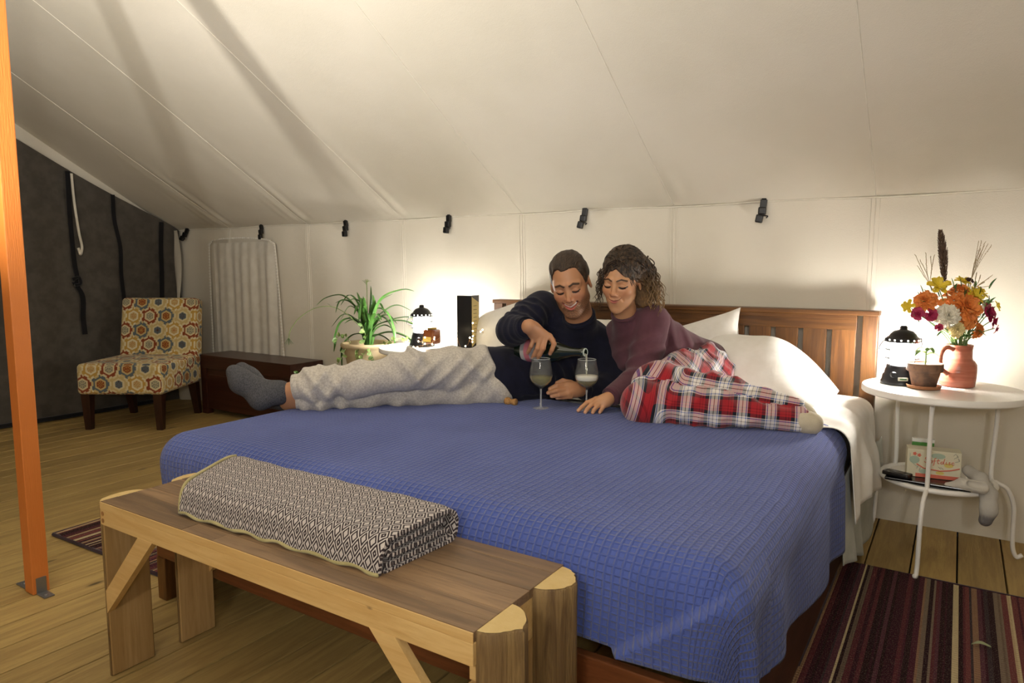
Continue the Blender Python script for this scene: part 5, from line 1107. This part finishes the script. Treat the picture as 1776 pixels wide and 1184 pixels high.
cuff(RW + (RE - RW) * .20, RW - RE, .040, .024, M_NAVY, man, 'sleeve_cuff'); cuff(LW + (LE - LW) * .06, LW - LE, .037, .024, M_NAVY, man, 'sleeve_cuff')
M_CHAR = mat('charcoal_sock', lambda: (mix(smooth01(noise(coords('Object', (300, 120, 120)), 1.6, 4, .7), .4, .6), lin('56565a'), lin('3c3d41')), noise(coords('Object', (1, 1, 1)), 400., 2), .0008), .95)
def foot(anx, hx, bx, tx, name, m, par):
    def fn(p):
        d = chain(p, [anx, hx], .02); d = smin(d, chain(p, [hx, bx, tx], .03), .03); d = smin(d, cone(p, anx[0], bx[0], anx[1] * .80, bx[1] * .9), .03); return d + .0018 * waves(p, 121, 60)
    P = np.array([anx[0], hx[0], bx[0], tx[0]]); return mk(name, nets(fn, P.min(0) - .06, P.max(0) + .06, .004), m, par, smooth=True)
foot((camp(483, 681, 2.565), .042), (camp(452, 691, 2.55), .038), (camp(419, 660, 2.55), .036), (camp(405, 645, 2.545), .026), 'sock', M_CHAR, man)
foot((camp(496, 694, 2.64), .034), (camp(450, 692, 2.66), .034), (camp(432, 656, 2.655), .034), (camp(419, 640, 2.65), .027), 'sock', M_CHAR, man)
COLLAR_M = 1
def hair_cut(p, prof): return p[:, 2] - np.interp(p[:, 1], [a for a, _ in prof], [b for _, b in prof])
def man_hair(p):
    q = np.abs(p[:, 0]); d = ell(p, (0, .021, .035), (.0795, .1015, .0905)) + .0016 * waves(p, 131, 260, aniso=(1, .25, .5)) + .002 * waves(p, 132, 60)
    zl = np.interp(p[:, 1], [-.10, -.078, -.060, -.045, -.030, -.012, .005, .035, .07, .11], [.098, .094, .080, .052, -.006, -.016, .018, -.010, -.050, -.060])
    zl = zl + np.where(p[:, 1] < -.035, .016 * np.exp(-((q - .038) / .016) ** 2) - .012 * np.exp(-((p[:, 0] + .006) / .018) ** 2), 0) + .003 * waves(p, 133, 300)
    return smax(d, -(p[:, 2] - zl) * .7, .004)
def hairmat(name, c1, c2, sc=(260, 40, 60)):
    return mat(name, lambda: (mix(smooth01(noise(coords('Object', sc), 1.2, 3), .35, .7), lin(c1), lin(c2)), noise(coords('Object', sc), 2.5, 2), .003), .5, spec=.4)
V, F = nets(man_hair, (-.11, -.12, -.09), (.11, .15, .145), .0025); mk('hair', ((V * HS[False]) @ Rm.T + hc, F), hairmat('dark_hair', '2b211a', '4a3a2c'), man, smooth=True)
_, t_up, t_lo, _ = head_sdf(np.zeros((1, 3)), False, 1.)
def teeth_f(p): return lines(p * [1, 1, .8], [(v + [0, .0062, -.0042]) * [1, 1, .8] for v in t_up[1:-1]]) - .0036
V, F = nets(teeth_f, (-.03, -.10, -.075), (.03, -.05, -.045), .0012); mk('teeth', ((V * HS[False]) @ Rm.T + hc, F), mat('teeth', 'ece4d8', .25), man, smooth=True)
# ---------------------------------------------------------------- the woman
wc = camp(1078, 488, 2.64); Rw = HR(4, -27, 14)
wLS, wLE, wLW = camp(1132, 556, 2.70), camp(1114, 650, 2.66), camp(1056, 690, 2.52)
wRS = camp(1078, 580, 2.84); wCH, wBE, wHI = camp(1105, 608, 2.80), camp(1162, 626, 2.86), camp(1216, 646, 2.86)
wNK = W_((0, .05, -.155), wc, Rw)
tips = [(1002, 713, 2.505), (1014, 716, 2.49), (1028, 717, 2.485), (1041, 715, 2.49)]
whand = ([[(camp(1033, 692, 2.525), .0095), (camp(1018, 698, 2.515), .0082), (camp(1009, 706, 2.508), .0074), (camp(1003, 712, 2.505), .0065)], [(camp(1038, 694, 2.512), .0098), (camp(1026, 701, 2.500), .0084), (camp(1018, 710, 2.492), .0074), (camp(1015, 715, 2.488), .0066)], [(camp(1045, 697, 2.505), .0094), (camp(1036, 704, 2.494), .0080), (camp(1030, 711, 2.486), .0072), (camp(1028, 715.5, 2.484), .0064)], [(camp(1051, 699, 2.503), .0085), (camp(1046, 706, 2.494), .0073), (camp(1042, 712, 2.490), .0066), (camp(1040, 715, 2.488), .0060)], [(camp(1040, 692, 2.545), .011), (camp(1028, 697, 2.575), .009), (camp(1022, 703, 2.585), .0078)]],
         [[(wLW, .023), (camp(1050, 693, 2.518), .021)], [(camp(1050, 693, 2.52), .018), (camp(1035, 693, 2.525), .0120)], [(camp(1050, 694, 2.517), .018), (camp(1040, 695, 2.513), .0120)], [(camp(1051, 695, 2.515), .017), (camp(1046, 698, 2.507), .0115)], [(camp(1052, 696, 2.515), .016), (camp(1051, 700, 2.505), .0105)]])
k1, a1 = bedp(1117, 699, .058), bedp(1388, 729, .033); h1 = camp(1215, 668, 2.82)
k2, a2 = camp(1140, 668, 2.475), camp(1380, 712, 2.285); h2 = camp(1222, 650, 2.80)
LIMB = [[(wNK, .036), (wCH, .055), (wBE, .07), (wHI, .08)], [(wCH, .05), (wLS, .042), (wLE, .036), (wLW, .022)], [(wCH, .05), (wRS, .042), (camp(1085, 660, 2.85), .036)], [(h1, .08), (k1, .045), (a1, .030)], [(h2, .08), (k2, .050), (a2, .030)]]
wom = person('person', 'woman in maroon sweatshirt and red plaid pants curled on the bed, hand on a glass', (wc, Rw, True, .55, 'c07a58', 'b56558', '2a1d16', None), [whand], LIMB, 'c4936c')
def wom_top(p):
    d = chain(p, [(wCH, .110), (wBE, .114), (wHI, .120)], .06); d = smin(d, chain(p, [(camp(1136, 566, 2.80), .072), (camp(1158, 600, 2.88), .092), (camp(1228, 634, 2.90), .104)], .05), .04); d = smin(d, chain(p, [(camp(1112, 572, 2.76), .070), (wRS, .062)], .05), .05); d = smin(d, chain(p, [(camp(1100, 585, 2.76), .075), (W_((0, .052, -.168), wc, Rw), .055)], .03), .03)
    a = chain(p, [(wLS, .066), (wLE, .058), (wLW + (wLE - wLW) * .16, .042)], .02); d = smin(d, a, .02)
    d = smin(d, chain(p, [(wRS, .06), (camp(1082, 655, 2.86), .055)], .03), .03)
    d = d + folds(p, wLS, wLE, .0055, .05, 141, .35, 1.05, .5) + folds(p, wLE, wLW, .0055, .032, 142, 0., .85, .3) + folds(p, wCH, wHI, .006, .06, 143, .2, 1.1, .8) + .004 * waves(p, 144, 22)
    return smax(d, (BED + .002) - p[:, 2], .006)
PT3 = [wCH, wHI, wLS, wLE, wLW, wRS]
M_MAROON = fabric('maroon_fleece', '63404a', '55353d', weave=800., amt=.0008, rough=.95, sheen=.15)
mk('sweatshirt', nets(wom_top, np.min(PT3, 0) - .15, np.max(PT3, 0) + .15, .005), M_MAROON, wom, smooth=True)
cuff(wLW + (wLE - wLW) * .10, wLW - wLE, .036, .030, M_MAROON, wom, 'sleeve_cuff')
def ring_collar(c, R, r1, r2, tilt, m, par, z0=-.15):
    k = np.linspace(0, 2 * PI, 41); P = np.stack([r1 * np.cos(k), r2 * np.sin(k) + .045, z0 + tilt * np.sin(k)], 1); mk('collar', tube(P @ R.T + c, .0065, 7, caps=False), m, par, smooth=True)
ring_collar(wc, Rw, .049, .050, .016, M_MAROON, wom, -.140); ring_collar(hc, Rm, .061, .061, .020, M_NAVY, man, -.157)
BON = [(h2, k2, 0.), (k2, a2, None), (h1, k1, 0.), (k1, a1, None)]
def wom_pants(p):
    u = chain(p, [(h2, .118), (h2 + (k2 - h2) * .5, .100), (k2, .078), (k2 + (a2 - k2) * .45, .064), (a2, .044)], .05)
    l = chain(p, [(h1, .112), (h1 + (k1 - h1) * .5, .088), (k1, .066), (k1 + (a1 - k1) * .45, .056), (a1, .042)], .05)
    d = smin(u, l, .014); d = smin(d, cone(p, wHI, camp(1220, 655, 2.84), .112, .115), .05)
    d = d + folds(p, h2, k2, .006, .085, 151, -.1, .5, 1.) + folds(p, k2, a2, .006, .07, 152, .1, 1.05, .9) + folds(p, k1, a1, .006, .06, 153, .2, 1.05, -1.) + folds(p, h2, k2, .005, .06, 154, .7, 1.1, -.8) + .004 * waves(p, 155, 20)
    return smax(d, (BED - .002) - p[:, 2], .006)
PT4 = [h1, k1, a1, h2, k2, a2, wHI]; V, F = nets(wom_pants, np.min(PT4, 0) - .14, np.max(PT4, 0) + .14, .0045)
uvs = []; ds = []
for gi, (hh, kk, aa) in enumerate(((h2, k2, a2), (h1, k1, a1))):
    w = V - kk; an = math.radians(-50 if gi == 0 else -20); e1 = CR * math.cos(an) + UP * math.sin(an); e2 = -CR * math.sin(an) + UP * math.cos(an)
    d1 = cone(V, hh, kk, .118, .08); d2 = cone(V, kk, aa, .075, .05); ax = nrm(aa - kk); f2 = nrm(np.cross(ax, nrm(-CF - ax * (-CF @ ax)))) ; wt = sst(d1 - d2, -.045, .045)[:, None]
    uvs.append(np.stack([w @ e1, w @ e2], 1) * (1 - wt) + np.stack([w @ ax, w @ f2 + gi * .03], 1) * wt); ds.append(np.minimum(d1, d2))
uvp = np.where((ds[0] < ds[1])[:, None], uvs[0], uvs[1])
def ramp(x, stops):
    n = X.nt.nodes.new('ShaderNodeValToRGB'); n.color_ramp.interpolation = 'CONSTANT'; X.nt.links.new(x.k, n.inputs[0]); e = n.color_ramp.elements
    while len(e) < len(stops): e.new(.5)
    for i, (p_, c) in enumerate(stops): e[i].position = p_; e[i].color = (*lin(c), 1)
    return X(n.outputs[0])
PL = [(0., 'a3262e'), (.10, '741a22'), (.13, 'a3262e'), (.20, '741a22'), (.23, 'a3262e'), (.29, '20222c'), (.42, 'e6e0da'), (.455, '3c5fa8'), (.49, 'e6e0da'), (.60, '2a1c24'), (.625, 'e6e0da'), (.70, 'e6e0da'), (.735, '3c5fa8'), (.77, 'e6e0da'), (.80, '20222c'), (.90, 'a3262e')]
def plaid_fn():
    t = X.nt.nodes.new('ShaderNodeUVMap'); u, v, _ = sep(X(t.outputs[0])); tw = .5
    return mix(tw, ramp((u * 11.2).fract(), PL), ramp((v * 11.2 + .1).fract(), PL)), noise(coords('Object'), 500., 2), .0007
mk('plaid_pants', (V, F), mat('red_plaid', plaid_fn, .95, sheen=.3, spec=.15), wom, smooth=True, vuv=uvp)
M_CREAMS = fabric('cream_sock', 'cfc5ae', 'bfb49b', weave=600.)
foot((a1, .030), (camp(1399, 733, 2.235), .026), (camp(1406, 734, 2.23), .025), (camp(1410, 735, 2.225), .022), 'sock', M_CREAMS, wom)
foot((a2, .031), (camp(1391, 717, 2.275), .027), (camp(1398, 724, 2.265), .024), (camp(1402, 728, 2.26), .020), 'sock', M_CREAMS, wom)
# hair: a cap with swept volume and loose wavy strands
def wom_hair(p):
    d = ell(p, (.002, .028, .040), (.081, .108, .096)); d = smin(d, ell(p, (.062, .050, .005), (.046, .060, .085)), .03); d = smin(d, ell(p, (.070, .058, -.065), (.042, .050, .050)), .03); d = smin(d, ell(p, (-.045, .055, -.02), (.045, .06, .09)), .03)
    d = d + .0035 * waves(p, 161, 65, aniso=(1, .5, .6)) + .0022 * waves(p, 162, 210)
    zt = np.where(p[:, 0] > .003, .066 - .95 * (p[:, 0] - .003), .066 + .55 * (p[:, 0] - .003)); yl = np.where((p[:, 0] > 0) & (p[:, 2] < .012), .034, -.012)
    return smax(d, -np.maximum(p[:, 2] - zt, p[:, 1] - yl) * .8, .006)
V, F = nets(wom_hair, (-.13, -.12, -.17), (.15, .17, .16), .0028)
M_WHAIR = mat('brown_hair', lambda: (mix(smooth01(noise(coords('Object', (150, 60, 60)), 1.2, 3), .35, .75), attr('Col'), lin('5a4632')), noise(coords('Object', (150, 60, 60)), 2., 2), .004), .5, spec=.4)
def hcol(p): m = (sst(p[:, 0], .02, .10) * sst(-p[:, 2], -.06, .07))[:, None]; return np.array(lin('241a14')) * (1 - m) + np.array(lin('8f6f45')) * m
hr = mk('hair', ((V * .955) @ Rw.T + wc, F), M_WHAIR, wom, smooth=True, vcol=hcol(V))
gg = np.random.default_rng(77); S_ = []; CC = []
def strand(p0, dirs, L, r, curl, n=14):
    p = np.array(p0, float); d = nrm(dirs); out = [p.copy()]; ph = gg.uniform(0, 6)
    for i in range(n):
        d = nrm(d + np.array([0, 0, -.10]) + gg.normal(size=3) * .05); s = curl * math.sin(ph + i * 1.0); out.append(out[-1] + d * L / n + np.array([s, s * .5 * math.cos(ph + i), 0])); 
    out = np.array(out); V, F = tube(spline(out, 3), np.linspace(r, r * .3, (len(out) - 1) * 3 + 1), 5); S_.append((V, F)); CC.append(hcol(V))
for k in range(120):   # right side and back
    a = gg.uniform(-.2, 1.7); p0 = (.060 + .048 * math.sin(a), .045 + .045 * gg.uniform(-.7, .8), .03 + .075 * math.cos(a) - gg.uniform(0, .06)); strand(p0, (.75 * gg.uniform(.2, 1), .25 * gg.normal(), -.75), gg.uniform(.09, .16), gg.uniform(.0020, .0042), .0055)
for k in range(46):   # left temple locks
    p0 = (-.074 + gg.uniform(-.008, .006), -.02 + .035 * gg.uniform(-1, 1), gg.uniform(-.005, .055)); strand(p0, (-.30 * gg.uniform(0, 1), -.2 * gg.uniform(0, 1), -1), gg.uniform(.06, .14), gg.uniform(.0010, .0022), .005)
for k in range(260):   # combed from the parting over the crown
    sg = 1 if k % 3 else -1; y0 = gg.uniform(-.075, .115); e = math.radians(gg.uniform(75, 112) if sg > 0 else gg.uniform(55, 100)); t = np.linspace(.02, e, 12); yy = y0 + (.03 + .03 * (y0 < 0)) * t; ry = np.sqrt(np.clip(1 - ((yy - .028) / .111) ** 2, .03, 1)); wob = gg.uniform(.995, 1.035) + .012 * np.sin(t * 9 + gg.uniform(0, 6))
    P_ = np.stack([.003 + sg * .085 * np.sin(t) * ry * wob, yy, .040 + .0985 * np.cos(t) * ry * wob], 1)
    if sg > 0: P_[:, 0] += .022 * sst(t, .8, 1.8)
    ok = ~((P_[:, 1] < .0) & (P_[:, 2] < np.where(P_[:, 0] > .003, .060 - .95 * (P_[:, 0] - .003), .060 + .55 * (P_[:, 0] - .003)))); n_ok = len(ok) if ok.all() else int(np.argmin(ok))
    if n_ok > 4: V_, F_ = tube(P_[:n_ok], np.linspace(.0022, .0012, n_ok) * gg.uniform(.6, 1.2), 5); S_.append((V_, F_)); CC.append(hcol(V_))
for k in range(22):   # flyaways on the crown
    a = gg.uniform(0, 2 * PI); e = gg.uniform(.2, 1.2); p0 = (.080 * math.cos(a) * math.cos(e), .028 + .10 * math.sin(a) * math.cos(e), .040 + .087 * math.sin(e)); strand(p0, (p0[0] * 6 + .3, .2, .5), gg.uniform(.02, .045), .0007, .0020, 8)
for k in range(70):   # sweep from the parting across the brow
    x0 = 1 if k % 5 else -1; strand((.003 + gg.uniform(-.01, .01), -.074 + gg.uniform(0, .012), .078 + gg.uniform(-.004, .03)), (.75, .35, -.45) if x0 > 0 else (-.8, .1, -.35), gg.uniform(.08, .12), .0022, .002)
SV, SF = merge(S_); hs = mk('strands', ((SV * .955) @ Rw.T + wc, SF), M_WHAIR, hr, smooth=True, vcol=np.concatenate(CC)); tag(hs, kind='stuff')
# ================================================================ BOTTLE, GLASSES, CORK
def orient(VF, base, axis):
    a, b, d = frame(axis); return VF[0] @ np.stack([a, b, d]) + np.asarray(base), VF[1]
B0, B1 = camp(903, 607, 2.735), camp(1016, 611, 2.56); bax = nrm(B1 - B0); B0 = B1 - bax * .300
bo = thing('wine_bottle', B0, 'dark green sparkling wine bottle tilted in the man\'s hand', 'bottle')
M_BOTTLE = mat('bottle_glass', lambda: (lin('16221a'), None, 0), .06, spec=.8)
mk('glass_body', orient(lathe([(.020, .012), (.036, .004), (.043, .002), (.0445, .010), (.0445, .135), (.0425, .155), (.034, .185), (.024, .215), (.0175, .240), (.0150, .262), (.0145, .280), (.0172, .281), (.0178, .290), (.0160, .292), (.0150, .2995), (.0115, .300), (.0100, .296), (.0095, .26)], 48), B0, bax), M_BOTTLE, bo, smooth=True, auto=50)
lb_ = mk('label', orient(lathe([(.0449, .030), (.0449, .105)], 48, cap=False), B0, bax), mat('bottle_label', lambda: (mix(smooth01(noise(coords('Object'), 18., 3), .45, .55), lin('b7b4b0'), lin('8d8a8c')), None, 0), .5), bo, smooth=True)
mk('pink_band', orient(lathe([(.0452, .048), (.0452, .072)], 48, cap=False), B0, bax), mat('pink_foil', 'c0727c', .4), lb_, smooth=True)
mk('mouth_ring', orient(lathe([(.0158, .296), (.0156, .3002), (.0118, .3004), (.0112, .297)], 32, cap=False), B0, bax), mat('mouth_rim', 'b9c4ba', .12), bo, smooth=True)
def wine(z0, z1): return glass_mat
M_WINE = glass_mat('white_wine', (.90, .87, .62), .10, (.22, lin('cfc78e'))); M_FOAM = mat('foam', 'e9e6da', .7)
SG = 1.16
GP = [(.0335, .0), (.0345, .0015), (.030, .003), (.012, .0055), (.0045, .010), (.0034, .020), (.0032, .060), (.0038, .076), (.009, .084), (.022, .092), (.033, .106), (.0375, .122), (.037, .140), (.034, .160), (.0305, .180), (.0290, .190)]
GI = [(.0282, .190), (.0298, .180), (.0333, .160), (.0362, .140), (.0367, .122), (.0322, .107), (.0212, .094), (.008, .0865), (0, .0855)]
GP = [(r_ * SG if z_ > .08 or z_ < .006 else r_, z_) for r_, z_ in GP]; GI = [(r_ * SG, z_) for r_, z_ in GI]
def prof_at(z): return float(np.interp(z, [b for _, b in GI][::-1], [a for a, _ in GI][::-1]))
def wineglass(px, py, lb, level, foam, lean=0.):
    base = bedp(px, py, .0); t = thing('wine_glass', base, lb, 'wine glass', 'stemmed wine glasses on the bed')
    def put(VF): return mv(VF, base)
    bw_ = mk('bowl', put(lathe(GP[7:] + GI, 48, cap=False)), M_GLASS, t, smooth=True); mk('rim', put(tube(np.stack([.0286 * SG * np.cos(np.linspace(0, 2 * PI, 49)), .0286 * SG * np.sin(np.linspace(0, 2 * PI, 49)), np.full(49, .190)], 1), .0006, 5, caps=False)), mat('rim_glint', 'e8ece8', .05), bw_, smooth=True)
    mk('stem', put(lathe(GP[3:8], 24, cap=False)), M_GLASS2, t, smooth=True); mk('foot', put(lathe(GP[:4], 48, cap=False)), M_GLASS2, t, smooth=True)
    zs = [z for z in np.linspace(.0858, level, 9)]; mk('wine', put(lathe([(max(prof_at(z) - .0006, .0004), z) for z in zs] + [(0, level)], 40, cap=False)), M_WINE, t, smooth=True)
    if foam: zs = np.linspace(level + .0005, level + .016, 5); mk('foam', put(lathe([(0, zs[0])] + [(prof_at(z) - .0008, z) for z in zs] + [(0, zs[-1] + .001)], 40, cap=False)), M_FOAM, t, smooth=True)
    return base
g1 = wineglass(938, 709, 'wine glass half full of still white wine, standing alone by the cork', .122, False)
g2 = wineglass(1017, 711, 'wine glass with foaming wine, held at its foot by the woman', .113, True)
m0 = B0 + bax * .302; st = spline([m0 - bax * .01 - UP * .008, m0 - UP * .012, np.array([m0[0] * .6 + g2[0] * .4, m0[1] * .6 + g2[1] * .4, m0[2] - .045]), np.array([*(m0[:2] * .4 + g2[:2] * .6), g2[2] + .130])], 8)
o = mk('pouring_wine', tube(st, np.linspace(.0045, .0028, len(st)), 8), glass_mat('stream', (.94, .94, .88), .25, (.35, lin('dcd9c8'))), smooth=True); tag(o, 'thin stream of wine falling from the bottle into the foaming glass', 'liquid')
ck = thing('cork', bedp(885, 697, .012), 'mushroom shaped champagne cork lying on the blue bedspread', 'cork'); M_CORK = mat('cork_wood', lambda: (mix(smooth01(noise(coords('Object'), 160., 3), .4, .65), lin('b98d55'), lin('93683a')), noise(coords('Object'), 200., 2), .001), .85)
c0 = bedp(877, 695, .0145); ca = nrm(CR * .8 - CF * .55)
mk('cork_head', orient(lathe([(0, -.002), (.012, 0), (.0150, .005), (.0148, .016), (.0100, .022), (.0085, .024)], 24), c0, ca), M_CORK, ck, smooth=True); mk('cork_stem', orient(lathe([(.0085, .023), (.0100, .028), (.0140, .046), (.0125, .049), (0, .049)], 24), c0, ca), M_CORK, ck, smooth=True)
